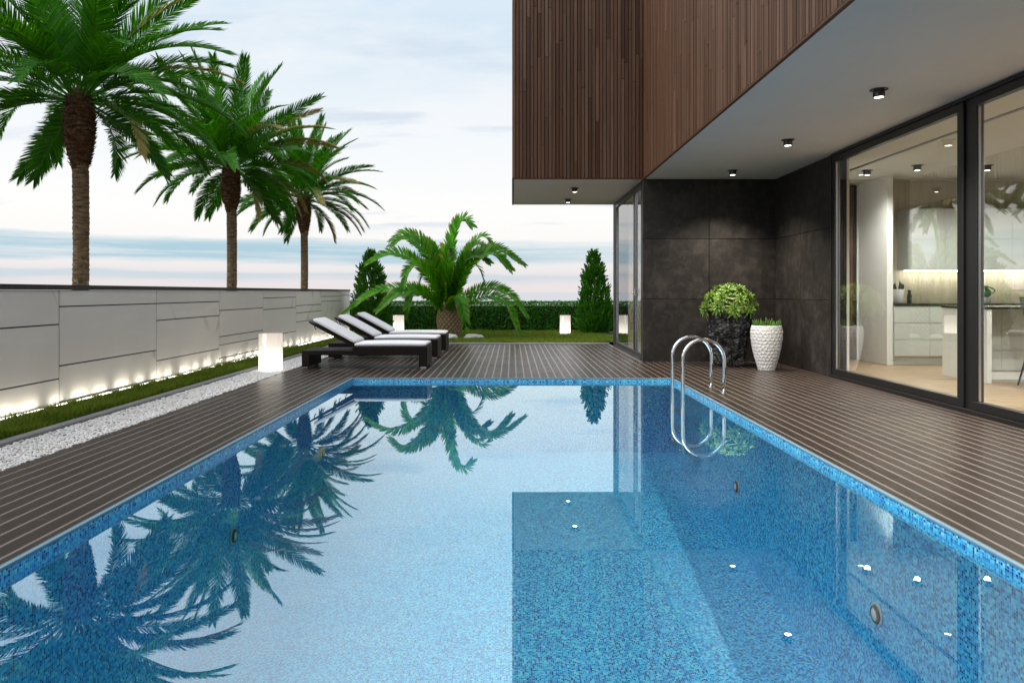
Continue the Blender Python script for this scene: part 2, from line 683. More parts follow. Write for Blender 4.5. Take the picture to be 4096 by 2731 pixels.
def M_grass():
    t = NT('grass_blade')
    r, g, b = t.attr()[:3]
    patch = t.noise(t.pos(), 2.4, 4, .6)
    c = t.mix(b, (.090, .15, .007), (.21, .29, .014))
    c = t.mix(t.math('MULTIPLY', g, .6), c, (.19, .26, .018))
    c = t.mix(t.ramp(patch, [(.45, 0), (.7, .4)]), c, (.05, .16, .008))
    m = t.pbr(c, .5, 0, None, .35)
    tl = t.n.new('ShaderNodeBsdfTranslucent')
    t.l.new(c, tl.inputs[0])
    mx = t.n.new('ShaderNodeMixShader')
    mx.inputs[0].default_value = .35
    t.l.new(t.b.outputs[0], mx.inputs[1]); t.l.new(tl.outputs[0], mx.inputs[2])
    t.l.new(mx.outputs[0], t.out.inputs[0])
    return m


def M_pebble():
    t = NT('white_pebble')
    r, g, b = t.attr()[:3]
    c = t.ramp(b, [(0, (.50, .49, .47)), (.3, (.66, .65, .64)), (.8, (.76, .76, .76)), (1, (.66, .60, .53))])
    return t.pbr(c, .45, 0, t.bump(t.noise(t.pos(), 120, 3), .15, .002), .4)


def M_bark(name, c0, c1, c2, ring=34):
    t = NT(name)
    p = t.coord('Object')
    rn = t.noise(t.vmath('MULTIPLY', p, (6, 6, ring)), 1.0, 6, .7, .4)
    pt = t.noise(p, 9, 5, .65)
    c = t.ramp(rn, [(.36, c0), (.5, c1), (.66, c2)])
    sp = t.n.new('ShaderNodeSeparateXYZ'); t.l.new(p, sp.inputs[0])
    lich = t.ramp(pt, [(.56, 0), (.62, 1)])
    low = t.ramp(t.math('MULTIPLY', sp.outputs[2], .4), [(.55, 1), (1, 0)])
    c = t.mix(t.math('MULTIPLY', t.math('MULTIPLY', lich, low), .6), c, (.40, .40, .34))
    return t.pbr(c, .8, 0, t.bump(t.math('ADD', rn, t.math('MULTIPLY', pt, .4)), .9, .02), .2)


def M_wood(name, a, b, scale=(1, 6, 6), rough=.4):
    t = NT(name)
    p = t.pos()
    g = t.noise(t.vmath('MULTIPLY', p, scale), 2.2, 6, .6, .5)
    c = t.mix(t.ramp(g, [(.3, 0), (.7, 1)]), a, b)
    return t.pbr(c, rough, 0, t.bump(g, .08, .002), .4)


def M_oak_floor():
    t = NT('oak_floor')
    p = t.pos()
    bk = t.n.new('ShaderNodeTexBrick')
    bk.inputs['Scale'].default_value = 1
    bk.inputs['Brick Width'].default_value = 1.8
    bk.inputs['Row Height'].default_value = .19
    bk.inputs['Mortar Size'].default_value = .0015
    bk.inputs['Color1'].default_value = (.25, .25, .25, 1)
    bk.inputs['Color2'].default_value = (.75, .75, .75, 1)
    bk.inputs['Mortar'].default_value = (0, 0, 0, 1)
    t.l.new(p, bk.inputs['Vector'])
    g = t.noise(t.vmath('ADD', t.vmath('MULTIPLY', p, (1.1, 9, 1)), t.vmath('MULTIPLY', bk.outputs['Color'], (7, 3, 0))), 1.8, 6, .6, .4)
    c = t.ramp(g, [(.3, (.19, .125, .072)), (.52, (.33, .235, .145)), (.72, (.43, .325, .215))])
    c = t.mix(.25, c, bk.outputs['Color'], 'SOFT_LIGHT')
    return t.pbr(c, .36, 0, t.bump(g, .06, .002), .45)


mat = dict(
    plank=M_plank(), joint=M_joint(), slat=M_slat(), tile=M_stone_tile(), panel=M_wall_panel(), cap=M_cap(),
    mosaic=M_mosaic(), water=M_water(), glass=M_glass('window_glass', .29), clear=M_glass('lantern_clear_glass', .06, (.97, .97, .96)),
    grass=M_grass(), pebble=M_pebble(), rattan=M_rattan(), cushion=M_cushion(), lantern=M_lantern(),
    black_gap=M_plain('dark_backing', (.012, .010, .009), .7, var=.1),
    wall_joint=M_plain('wall_joint_grout', (.03, .028, .026), .8, nscale=60, var=.5),
    concrete=M_plain('kerb_concrete', (.23, .225, .225), .75, nscale=5, var=.3, bump=.4),
    soffit=M_plain('soffit_white_render', (.80, .775, .735), .7, nscale=1.2, var=.04, bump=.03),
    frame=M_plain('anthracite_aluminium', (.0125, .0122, .013), .36, nscale=30, var=.15, bump=.04),
    steel=M_plain('polished_steel', (.82, .82, .83), .045, 1, nscale=5, var=.03, bump=0),
    brushed=M_plain('brushed_steel', (.6, .6, .6), .25, 1, nscale=5, var=.05, bump=0),
    blackmetal=M_plain('black_lamp_metal', (.010, .0095, .009), .42, nscale=40, var=.1, bump=.03),
    coping=M_plain('pale_blue_coping', (.14, .27, .37), .35, nscale=30, var=.12, bump=.05),
    soil=M_plain('dark_soil', (.035, .028, .018), .9, nscale=12, var=.4, bump=.6),
    turf=M_plain('turf_ground', (.035, .055, .012), .9, nscale=4, var=.4, bump=.5),
    land=M_plain('scrub_ground', (.10, .10, .06), .95, nscale=.4, var=.4, bump=.3),
    white=M_plain('white_lacquer', (.72, .73, .71), .32, nscale=2, var=.03, bump=0),
    cabgrey=M_plain('grey_green_lacquer', (.48, .51, .48), .30, nscale=2, var=.04, bump=0),
    worktop=M_plain('black_worktop', (.018, .017, .016), .18, nscale=40, var=.3, bump=0),
    inwall=M_plain('interior_white_wall', (.74, .74, .71), .6, nscale=1.5, var=.03, bump=.02),
    inceil=M_plain('interior_ceiling', (.60, .60, .56), .7, nscale=1.5, var=.03, bump=.02),
    beige=M_plain('beige_stone_wall', (.46, .41, .34), .5, nscale=1.4, var=.16, bump=.05),
    splash=M_wood('travertine_backsplash', (.42, .37, .28), (.60, .54, .43), (9, 9, 1.0), .35),
    darkwood=M_wood('walnut_door_panel', (.045, .025, .013), (.115, .068, .038), (22, 22, .7), .45),
    oak=M_oak_floor(),
    whitepot=M_plain('white_ceramic', (.72, .72, .71), .45, nscale=6, var=.06, bump=.05),
    lava=M_plain('black_lava_rock', (.016, .0155, .016), .38, nscale=9, var=.6, bump=.5),
    rock=M_plain('white_boulder', (.66, .66, .67), .7, nscale=6, var=.12, bump=.5),
    bottle=M_plain('black_glass_bottle', (.010, .012, .009), .12, nscale=6, var=.1, bump=0),
    jug=M_plain('dark_green_glazed_jug', (.020, .060, .018), .15, nscale=6, var=.2, bump=0),
    greybox=M_plain('grey_canister', (.22, .215, .21), .5, nscale=6, var=.1, bump=.05),
    seatwood=M_wood('stool_seat_wood', (.40, .26, .13), (.55, .38, .21), (2, 12, 12), .45),
    lens=M_emit('downlight_lens', (1, .95, .86), 9),
    led=M_emit('led_lens', (1, .95, .84), 26),
    uplens=M_emit('uplight_lens', (1, .93, .80), 14),
    poolwhite=M_plain('pool_light_white', (.78, .78, .76), .4, nscale=5, var=.03, bump=0),
    poolring=M_plain('pool_light_ring', (.38, .47, .55), .4, nscale=5, var=.05, bump=0),
    rubber=M_plain('pool_light_black', (.02, .022, .02), .4, nscale=5, var=.05, bump=0),
    bark=M_bark('palm_trunk_bark', (.06, .036, .020), (.165, .108, .060), (.30, .22, .13), 30),
    boot=M_bark('palm_boot_fibre', (.022, .011, .006), (.085, .034, .014), (.19, .125, .072), 22),
    scale=M_bark('palm_scale_bark', (.10, .062, .032), (.25, .165, .085), (.42, .31, .18), 8),
    stem=M_plain('brown_stem', (.09, .05, .025), .7),
    twig=M_plain('hedge_twig', (.03, .022, .014), .9),
    palm=M_leaf('palm_leaf', (.020, .135, .007), (.095, .35, .020), rough=.45, trans=.36, spec=.22),
    palmdry=M_leaf('palm_leaf_drying', (.014, .11, .010), (.055, .24, .024), dry=(.34, .265, .085), rough=.5, trans=.33, spec=.2),
    cycad=M_leaf('cycad_leaf', (.035, .21, .004), (.14, .47, .012), tipcol=(.36, .20, .06), tip0=.80, rough=.36, trans=.42, spec=.35),
    cypress=M_leaf('cypress_foliage', (.020, .135, .008), (.095, .33, .022), tipcol=(.18, .42, .028), tip0=.78, trans=.25, spec=.25),
    hedge=M_leaf('hedge_leaf', (.017, .145, .009), (.075, .37, .02), rough=.4, trans=.25, spec=.3),
    succ=M_leaf('succulent_leaf', (.05, .14, .015), (.13, .27, .035), rough=.4, trans=.15),
    cactus=M_leaf('dark_cactus', (.012, .028, .010), (.03, .055, .02), rough=.5, trans=.05),
)


def M_rosette():
    t = NT('variegated_leaf')
    r, g, b = t.attr()[:3]
    # r holds the distance from the midrib
    c = t.ramp(r, [(0, (.035, .14, .018)), (.42, (.06, .21, .025)), (.60, (.30, .50, .05)), (1, (.60, .70, .16))])
    c = t.mix(t.math('MULTIPLY', t.math('SUBTRACT', 1.0, g), .55), c, (.03, .10, .012))
    m = t.pbr(c, .38, 0, None, .45)
    tl = t.n.new('ShaderNodeBsdfTranslucent')
    t.l.new(c, tl.inputs[0])
    mx = t.n.new('ShaderNodeMixShader'); mx.inputs[0].default_value = .25
    t.l.new(t.b.outputs[0], mx.inputs[1]); t.l.new(tl.outputs[0], mx.inputs[2])
    t.l.new(mx.outputs[0], t.out.inputs[0])
    return m


mat['rosette'] = M_rosette()


def M_sea():
    t = NT('sea_water')
    n = t.noise(t.pos((.02, .05, .05)), 1, 4)
    return t.pbr((.34, .34, .37), .22, 0, t.bump(n, .08, 1.0), .5)


mat['sea'] = M_sea()

# ================================================================== the setting
PX, PY0, PY1 = 2.23, -1.6, 10.30       # pool half width, near and far end
WZ = -0.055                            # water level
DL, DR, DF = -3.43, 4.55, 17.0         # deck left, right, far edges
HX, HY = 2.27, 12.75                   # house corner
SZ = 3.18                              # soffit height

# ground sheet with the sea beyond it
def frame_sheet(name, material, outer, hole, z, kind='structure'):
    (a0, a1, b0, b1), (c0, c1, d0, d1) = outer, hole
    v = [(a0, b0, z), (a1, b0, z), (a1, b1, z), (a0, b1, z), (c0, d0, z), (c1, d0, z), (c1, d1, z), (c0, d1, z)]
    f = [(0, 1, 5, 4), (1, 2, 6, 5), (2, 3, 7, 6), (3, 0, 4, 7)]
    o = MB().add(v, f).build(name, material)
    return tag(o, kind=kind)


frame_sheet('ground', mat['land'], (-70, 80, -60, 75), (-PX - .02, PX + .02, PY0 - .02, PY1 + .02), -.06)
o = MB().add([(-20000, -20000, -2.2), (20000, -20000, -2.2), (20000, 20000, -2.2), (-20000, 20000, -2.2)], [(0, 1, 2, 3)]).build('sea', mat['sea'])
tag(o, kind='structure')

# ---- pool basin with a floor that falls towards the near end
def pool():
    ys = [PY1, 8.8, 5.0, PY0]
    zs = [-1.03, -1.16, -1.50, -1.98]
    me = bpy.data.meshes.new('pool_basin')
    v, f, uv = [], [], []

    def quad(ps, us):
        b = len(v)
        v.extend(ps); f.append((b, b + 1, b + 2, b + 3)); uv.extend(us)
    top = -.018
    for i in range(3):
        y0, y1, z0, z1 = ys[i], ys[i + 1], zs[i], zs[i + 1]
        ps = [(-PX, y1, z1), (PX, y1, z1), (PX, y0, z0), (-PX, y0, z0)]
        quad(ps, [(p[0], p[1]) for p in ps])
        ps = [(PX, y1, z1), (PX, y1, top), (PX, y0, top), (PX, y0, z0)]
        quad(ps, [(p[1], p[2]) for p in ps])
        ps = [(-PX, y0, z0), (-PX, y0, top), (-PX, y1, top), (-PX, y1, z1)]
        quad(ps, [(p[1] + 3.3, p[2]) for p in ps])
    ps = [(-PX, PY1, zs[0]), (PX, PY1, zs[0]), (PX, PY1, top), (-PX, PY1, top)]
    quad(ps, [(p[0] + 7.7, p[2]) for p in ps])
    ps = [(PX, PY0, zs[3]), (-PX, PY0, zs[3]), (-PX, PY0, top), (PX, PY0, top)]
    quad(ps, [(p[0] + 5.1, p[2]) for p in ps])
    me.from_pydata(v, [], f)
    l = me.uv_layers.new(name='UVMap')
    l.data.foreach_set('uv', np.array(uv, dtype=np.float32).ravel())
    me.materials.append(mat['mosaic'])
    o = link('pool_basin', me)
    tag(o, kind='structure')
    # pale lip round the edge
    c = MB()
    for (x0, x1, y0, y1) in ((-PX - .028, -PX, PY0, PY1 + .028), (PX, PX + .028, PY0, PY1 + .028), (-PX, PX, PY1, PY1 + .028)):
        c.box(x0, x1, y0, y1, -.0175, -.003, ch=.002)
    c.build('coping', mat['coping'], o)
    w = MB().add([(-PX, PY0, WZ), (PX, PY0, WZ), (PX, PY1, WZ), (-PX, PY1, WZ)], [(0, 1, 2, 3)]).build('water', mat['water'])
    tag(w, kind='structure')


pool()

# ---- deck: light joint sheet with single boards on it
PITCH, BW = .1128, .0935
deck = MB()
deck.box(DL, -PX - .028, -1.6, DF, -.05, -.0013)
deck.box(-PX - .028, PX + .028, PY1 + .028, DF, -.05, -.0013)
deck.box(PX + .028, HX, PY1 + .028, DF, -.05, -.0013)
deck.box(PX + .028, DR, -1.6, PY1 + .028, -.05, -.0013)
deck.box(HX, DR, PY1 + .028, HY, -.05, -.0013)
deck = deck.build('deck', mat['joint'])
tag(deck, kind='structure')
_pl = {}


def plank_mesh(w, l):
    k = (round(w, 3), round(l, 3))
    if k not in _pl:
        _pl[k] = MB().box(-w / 2, w / 2, 0, l, -.022, 0, ch=.0025).mesh('plank', mat['plank'])
    return _pl[k]


def in_view(x, y):
    if y < .6:
        return False
    u = 1176 + 1690 * x / y
    v_ = 671 + 2028 / y
    return -60 < u < 2412 and v_ < 1640


def lay_boards():
    hid = MB()
    LEN = 1.908

    def run(xc, w, y0, y1, off):
        y = y0
        j = off + LEN * math.floor((y0 - off) / LEN)
        cuts = [y0]
        while True:
            j += LEN
            if j >= y1 - .05:
                break
            if j > y0 + .05:
                cuts.append(j)
        cuts.append(y1)
        for a, b in zip(cuts[:-1], cuts[1:]):
            a2, b2 = a + .0008, b - .0008
            if in_view(xc, b2 - .01):
                o = link('plank', plank_mesh(w, b2 - a2), deck, (xc, a2, 0))
            else:
                hid.box(xc - w / 2, xc + w / 2, a2, b2, -.022, 0)
    n = 0
    x = DL + BW / 2 + .004
    while x - BW / 2 < DR - .02:
        n += 1
        x0, x1 = x - BW / 2, min(x + BW / 2, DR - .004)
        alt = (n % 2) * LEN / 2
        xc, w = (x0 + x1) / 2, x1 - x0
        if x1 <= -PX - .03:
            run(xc, w, -1.6, DF - .006, 4.84 + alt)
        elif x0 < -PX - .03:                       # board clipped by the pool edge
            w2 = -PX - .031 - x0
            if w2 > .015: run(x0 + w2 / 2, w2, -1.6, PY1 + .034, 4.84 + alt)
            run(xc, w, PY1 + .036, DF - .006, 10.3 + alt)
        elif x1 < PX + .03:
            run(xc, w, PY1 + .036, DF - .006, 10.3 + alt)
        elif x0 < PX + .03:
            w2 = x1 - (PX + .031)
            if w2 > .015: run(x1 - w2 / 2, w2, -1.6, PY1 + .034, 4.296 + alt)
            run(xc, w, PY1 + .036, HY - .01 if x1 > HX else DF - .006, 10.3 + alt)
        else:
            run(xc, w, -1.6, HY - .006, 4.296 + alt)
        x += PITCH
    if hid.v:
        o = hid.build('plank_run', mat['plank'], deck)
        tag(o, kind='stuff')


lay_boards()

# ---- kerbs, turf beds, pebble bed
KX0, KX1 = -4.045, -3.955
k = MB()
k.box(KX0, KX1, -1.6, DF + .16, -.06, .035, ch=.008)
k.box(KX1, HX - .02, DF + .004, DF + .10, -.06, .032, ch=.008)
k = k.build('kerb', mat['concrete'])
tag(k, kind='structure')
bed = MB().box(KX1, DL, -1.6, DF, -.05, -.022).build('pebble_bed', mat['wall_joint'])
tag(bed, kind='structure')
WX = -4.65                               # garden wall face


def turf_z(x, y):
    return .026 + .03 * noise.noise(Vector((x * 1.2, y * 1.2, 3.1))) + .012 * noise.noise(Vector((x * 4, y * 4, 1.1)))


def turf_sheet(name, x0, x1, y0, y1, step=.25):
    nx, ny = max(2, int((x1 - x0) / step)), max(2, int((y1 - y0) / step))
    vs, fs = [], []
    for j in range(ny + 1):
        for i in range(nx + 1):
            x, y = x0 + (x1 - x0) * i / nx, y0 + (y1 - y0) * j / ny
            vs.append((x, y, turf_z(x, y)))
    for j in range(ny):
        for i in range(nx):
            a = j * (nx + 1) + i
            fs.append((a, a + 1, a + nx + 2, a + nx + 1))
    o = MB().add(vs, fs, True).build(name, mat['turf'])
    return tag(o, kind='structure')


turf_sheet('lawn', -4.62, KX0 + .004, 2.5, DF + .1, .15)
turf_sheet('lawn', -7.5, 9.5, DF + .1, 24.5, .3)


def grass(name, n, x0, x1, y0, y1, h0, h1, wid, wts=None):
    x = np.random.uniform(x0, x1, n)
    u = np.random.uniform(0, 1, n)
    y = y0 + (y1 - y0) * (u ** 1.45 if wts else u)
    # clump height
    z0 = np.array([turf_z(a, b) for a, b in zip(x, y)]) - .004
    cl = np.array([noise.noise(Vector((a * 5, b * 5, 9.0))) for a, b in zip(x, y)])
    h = np.random.uniform(h0, h1, n) * (1 + .55 * cl)
    az = np.random.uniform(0, 2 * np.pi, n)
    lean = np.random.uniform(.1, .75, n) * h
    fz = np.random.uniform(0, 2 * np.pi, n)
    wx, wy = np.cos(fz) * wid / 2, np.sin(fz) * wid / 2
    dx, dy = np.cos(az) * lean, np.sin(az) * lean
    v = np.zeros((n, 5, 3), np.float32)
    v[:, 0] = np.stack([x - wx, y - wy, z0], 1)
    v[:, 1] = np.stack([x + wx, y + wy, z0], 1)
    v[:, 2] = np.stack([x + dx * .35 - wx * .8, y + dy * .35 - wy * .8, z0 + h * .6], 1)
    v[:, 3] = np.stack([x + dx * .35 + wx * .8, y + dy * .35 + wy * .8, z0 + h * .6], 1)
    v[:, 4] = np.stack([x + dx, y + dy, z0 + h], 1)
    b = (np.arange(n) * 5)[:, None]
    t = np.concatenate([b + [0, 1, 3], b + [0, 3, 2], b + [2, 3, 4]], 0)
    c = np.zeros((n, 5, 3), np.float32)
    c[:, :, 2] = np.random.uniform(0, 1, n)[:, None]
    c[:, 2:4, 1] = .6
    c[:, 4, 1] = 1
    me = np_mesh(name, v.reshape(-1, 3), t, mat['grass'], c.reshape(-1, 3))
    return tag(link(name, me), 'short green grass growing along the stone wall and lawn', 'grass', kind='stuff')


g1 = grass('grass', 52000, -4.545, KX0 - .004, 4.2, DF + .15, .045, .095, .0055, True)
g1['label'] = 'short green grass strip between the stone wall and the kerb'
g2 = grass('grass', 62000, -4.6, 2.6, DF + .12, 22.6, .03, .065, .009)
g2['label'] = 'short green lawn between the deck kerb and the hedge'


def ico():
    t = (1 + 5 ** .5) / 2
    v = [(-1, t, 0), (1, t, 0), (-1, -t, 0), (1, -t, 0), (0, -1, t), (0, 1, t), (0, -1, -t), (0, 1, -t), (t, 0, -1), (t, 0, 1), (-t, 0, -1), (-t, 0, 1)]
    f = [(0, 11, 5), (0, 5, 1), (0, 1, 7), (0, 7, 10), (0, 10, 11), (1, 5, 9), (5, 11, 4), (11, 10, 2), (10, 7, 6), (7, 1, 8),
         (3, 9, 4), (3, 4, 2), (3, 2, 6), (3, 6, 8), (3, 8, 9), (4, 9, 5), (2, 4, 11), (6, 2, 10), (8, 6, 7), (9, 8, 1)]
    v = [Vector(p).normalized() for p in v]
    return v, f


def subdiv(v, f, n=1):
    v = list(v)
    for _ in range(n):
        c, nf = {}, []

        def mid(a, b):
            k = (min(a, b), max(a, b))
            if k not in c:
                c[k] = len(v); v.append(((v[a] + v[b]) / 2).normalized())
            return c[k]
        for a, b, d in f:
            e, g, h = mid(a, b), mid(b, d), mid(d, a)
            nf += [(a, e, h), (b, g, e), (d, h, g), (e, g, h)]
        f = nf
    return v, f


def pebbles():
    v1, f1 = subdiv(*ico(), 1)
    V, F = np.array([tuple(p) for p in v1], np.float32), np.array(f1, np.int32)
    P = []
    y = 3.2
    while y < DF - .05:
        st = .0215 if y < 8.5 else .031
        x = KX1 + .014
        while x < DL - .012:
            P.append((x + random.uniform(-.009, .009), y + random.uniform(-.009, .009), random.uniform(-.010, .006), st))
            x += st
        y += st * .93
    n = len(P)
    vs = np.zeros((n, len(V), 3), np.float32)
    cs = np.zeros((n, len(V), 3), np.float32)
    for i, (x, y, z, st) in enumerate(P):
        a, b, c = st * random.uniform(.5, .82), st * random.uniform(.42, .62), st * random.uniform(.30, .46)
        th, ti = random.uniform(0, 6.28), random.uniform(-.35, .35)
        ct, sn = math.cos(th), math.sin(th)
        q = V * (a, b, c)
        q = np.stack([q[:, 0], q[:, 1] * math.cos(ti) - q[:, 2] * math.sin(ti), q[:, 1] * math.sin(ti) + q[:, 2] * math.cos(ti)], 1)
        xx = min(max(x, KX1 + a * .8), DL - a * .7)
        vs[i] = np.stack([xx + q[:, 0] * ct - q[:, 1] * sn, y + q[:, 0] * sn + q[:, 1] * ct, z + q[:, 2]], 1)
        cs[i, :, 2] = random.random()
    t = (F[None] + (np.arange(n) * len(V))[:, None, None]).reshape(-1, 3)
    o = link('pebbles', np_mesh('pebbles', vs.reshape(-1, 3), t, mat['pebble'], cs.reshape(-1, 3), True))
    tag(o, 'white rounded pebbles filling the bed between kerb and deck', 'pebbles', kind='stuff')


pebbles()

# ================================================================== garden wall
def garden_wall():
    w = empty('garden_wall', (WX, 12, 0), 'long low wall of pale stone panels with a dark slate cap', 'wall')
    def rel(mb, name, m):
        o = mb.build(name, m, w); o.location = (-WX, -12, 0); return o
    y_end = 21.1
    rel(MB().box(WX - .30, WX - .0085, 1.2, y_end - .004, -.06, 1.222), 'wall_core', mat['wall_joint'])
    rel(MB().box(WX - .33, WX + .012, 1.2, y_end + .012, 1.226, 1.277), 'cap', mat['cap'])
    st = 2.07
    cols = [(3.42 - st, 3.42, [1.05, .62, .3]), (3.42, 5.49, [.95, .78, .4]), (5.49, 7.56, [.870, .313]), (7.56, 9.63, [1.052, .442, .070]), (9.63, 11.69, [1.052, .830, .303]),
            (11.69, 13.76, [.909, .492, .357, .149]), (13.76, 15.84, [1.093, .874, .363]), (15.84, 17.94, [.908, .750, .557]),
            (17.94, 20.0, [1.094, .975, .185]), (20.0, y_end, [1.117])]
    g = .0072
    for y0, y1, seams in cols:
        zs = [1.222] + seams + [-.05]
        for a, b in zip(zs[:-1], zs[1:]):
            mb = MB().box(WX - .008, WX + random.uniform(-.001, .001), y0 + g, y1 - g, b + g, a - (g if a < 1.2 else .001), ch=.002)
            rel(mb, 'stone_panel', mat['panel'])
    # end face panel
    rel(MB().box(WX - .29, WX - .012, y_end - .003, y_end + .004, -.05, 1.22), 'stone_panel', mat['panel'])
    # uplight strip recessed along the foot of the wall
    ls = rel(MB().box(WX + .036, WX + .086, 2.6, y_end - .2, -.03, .058), 'light_channel', mat['blackmetal'])
    e = MB()
    y = 2.8
    while y < y_end - .4:
        L = random.choice((.20, .26, .30))
        e.add([(WX + .046, y, .0605), (WX + .076, y, .0605), (WX + .076, y + L, .0605), (WX + .046, y + L, .0605)], [(0, 1, 2, 3)])
        y += random.choice((.36, .40, .46))
    e.build('lamp_lens', mat['uplens'], ls)


garden_wall()

# ================================================================== house
house = empty('house', (6.0, 8.0, 0), 'modern two-storey house with slatted wooden upper floor over dark stone ground floor', 'house')


def H(mb, name, m, parent=None):
    """a part (or sub-part) of the house, in world coordinates"""
    o = mb.build(name, m, parent or house)
    if parent is None:
        o.location = (-6.0, -8.0, 0)
    return o


RX, RYN, RYF, RT = 10.0, -2.6, 16.5, 6.7      # right end, near end, far end, roof top
# upper storey core (behind the slats), L-shaped: over terrace (x>HX) and out to x=0 beyond HY
up = MB()
up.box(HX + .03, RX, RYN, HY + .03, SZ + .004, RT)
up.box(.03, RX, HY + .032, RYF, SZ + .004, RT)
upper = H(up, 'upper_storey', mat['black_gap'])
H(MB().box(.006, RX + .05, HY + .004, RYF + .02, RT + .002, RT + .12), 'roof', mat['frame'])
H(MB().box(HX + .006, RX + .05, RYN, HY + .002, RT + .002, RT + .12), 'roof', mat['frame'])
sl = .0627


def slats():
    gap = .013
    _c = {}

    def mesh(w, d, h):
        k = (round(w, 3), round(d, 3), round(h, 2))
        if k not in _c:
            _c[k] = MB().box(-w / 2, w / 2, -d / 2, d / 2, 0, k[2], ch=.002).mesh('slat', mat['slat'])
        return _c[k]
    rnd = random.Random(5)
    vis_top = 6.45
    # front face at y = HY, x 0..HX
    n = int(round(HX / sl))
    step = HX / n
    for i in range(n):
        x = step * (i + .5)
        cuts = [SZ + .002]
        for _ in range(2):
            if rnd.random() < .62:
                cuts.append(rnd.uniform(SZ + .15, 6.2))
        cuts = sorted(cuts) + [RT]
        cuts = [c for q, c in enumerate(cuts) if q == 0 or c - cuts[q - 1] > .2]
        for a, b in zip(cuts[:-1], cuts[1:]):
            d = .03 + rnd.uniform(-.003, .004)
            link('slat', mesh(step - gap, .03, b - a - .003), upper, (x, HY + .015 + (d - .03), a))
    # long side face at x = HX
    hid = MB()
    y = HY - sl / 2 - .034
    while y > RYN:
        d = rnd.uniform(-.003, .004)
        vis = y > 4.75
        cuts = [SZ + .002]
        if vis and rnd.random() < .55:
            top = 1.2 + 671 / 1690 * y
            if top > SZ + .6:
                cuts.append(rnd.uniform(SZ + .2, top))
        cuts.append(RT)
        for a, b in zip(cuts[:-1], cuts[1:]):
            if vis:
                link('slat', mesh(.03, sl - gap, b - a - .003), upper, (HX + .015 + d, y, a))
            else:
                hid.box(HX + d, HX + .03 + d, y - (sl - gap) / 2, y + (sl - gap) / 2, a, b - .003)
        y -= sl
    # left side face at x = 0, seen only in mirror images and from aside
    y = HY + sl / 2 + .03
    while y < RYF:
        hid.box(.004, .03, y - (sl - gap) / 2, y + (sl - gap) / 2, SZ, RT)
        y += sl
    tag(hid.build('slat_run', mat['slat'], upper), kind='stuff')
    for o in upper.children:
        pass


slats()
# slats were placed in world coordinates while their parent is shifted: cancel the shift
# soffits
sf = MB()
sf.box(HX + .034, RX, RYN, HY, SZ - .02, SZ)
sf.box(.034, HX + .033, HY + .034, RYF - .004, SZ - .02, SZ)
sf.box(HX + .034, RX, HY + .002, RYF - .004, SZ - .02, SZ)
H(sf, 'soffit', mat['soffit'])
tr = MB()
tr.box(HX - .003, HX + .033, RYN, HY - .002, SZ - .024, SZ - .002)
tr.box(.0, .033, HY - .003, RYF, SZ - .024, SZ - .002)
tr.box(.034, HX - .004, HY - .003, HY + .033, SZ - .024, SZ - .002)
H(tr, 'edge_trim', mat['slat'])
SZ2 = SZ - .02

# ground-floor stone walls: front at y = HY from HX to GX, return at x = GX from GY to HY
GX, GY = 4.56, 10.47
sw = MB()
sw.box(HX + .02, GX + .25, HY + .022, HY + .24, -.05, SZ2 - .001)
sw.box(GX + .022, GX + .20, GY, HY + .02, -.05, SZ2 - .001)
sw.box(HX + .02, HX + .24, 16.20, RYF, -.05, SZ2 - .001)
stone = H(sw, 'stone_wall', mat['black_gap'])
g = .0042
tz = [-.04, 1.085, 2.125, SZ2 - .002]
txs = [HX, 3.415, GX]
for x0, x1 in zip(txs[:-1], txs[1:]):
    for z0, z1 in zip(tz[:-1], tz[1:]):
        xa = x0 if x0 == HX else x0 + g
        MB().box(xa, x1 - (0 if x1 == GX else g), HY, HY + .02, z0 + g, z1 - g, ch=.0015).build('stone_tile', mat['tile'], stone)
tys = [HY - .003, 11.62, GY]
for y1, y0 in zip(tys[:-1], tys[1:]):
    for z0, z1 in zip(tz[:-1], tz[1:]):
        MB().box(GX, GX + .02, y0 + g, y1 - (g if y1 < HY - .1 else 0), z0 + g, z1 - g, ch=.0015).build('stone_tile', mat['tile'], stone)
for z0, z1 in zip(tz[:-1], tz[1:]):
    MB().box(HX, HX + .018, HY + .023, 12.93, z0 + g, z1 - g, ch=.0015).build('stone_tile', mat['tile'], stone)
    MB().box(HX, HX + .018, 16.20, RYF - .004, z0 + g, z1 - g, ch=.0015).build('stone_tile', mat['tile'], stone)


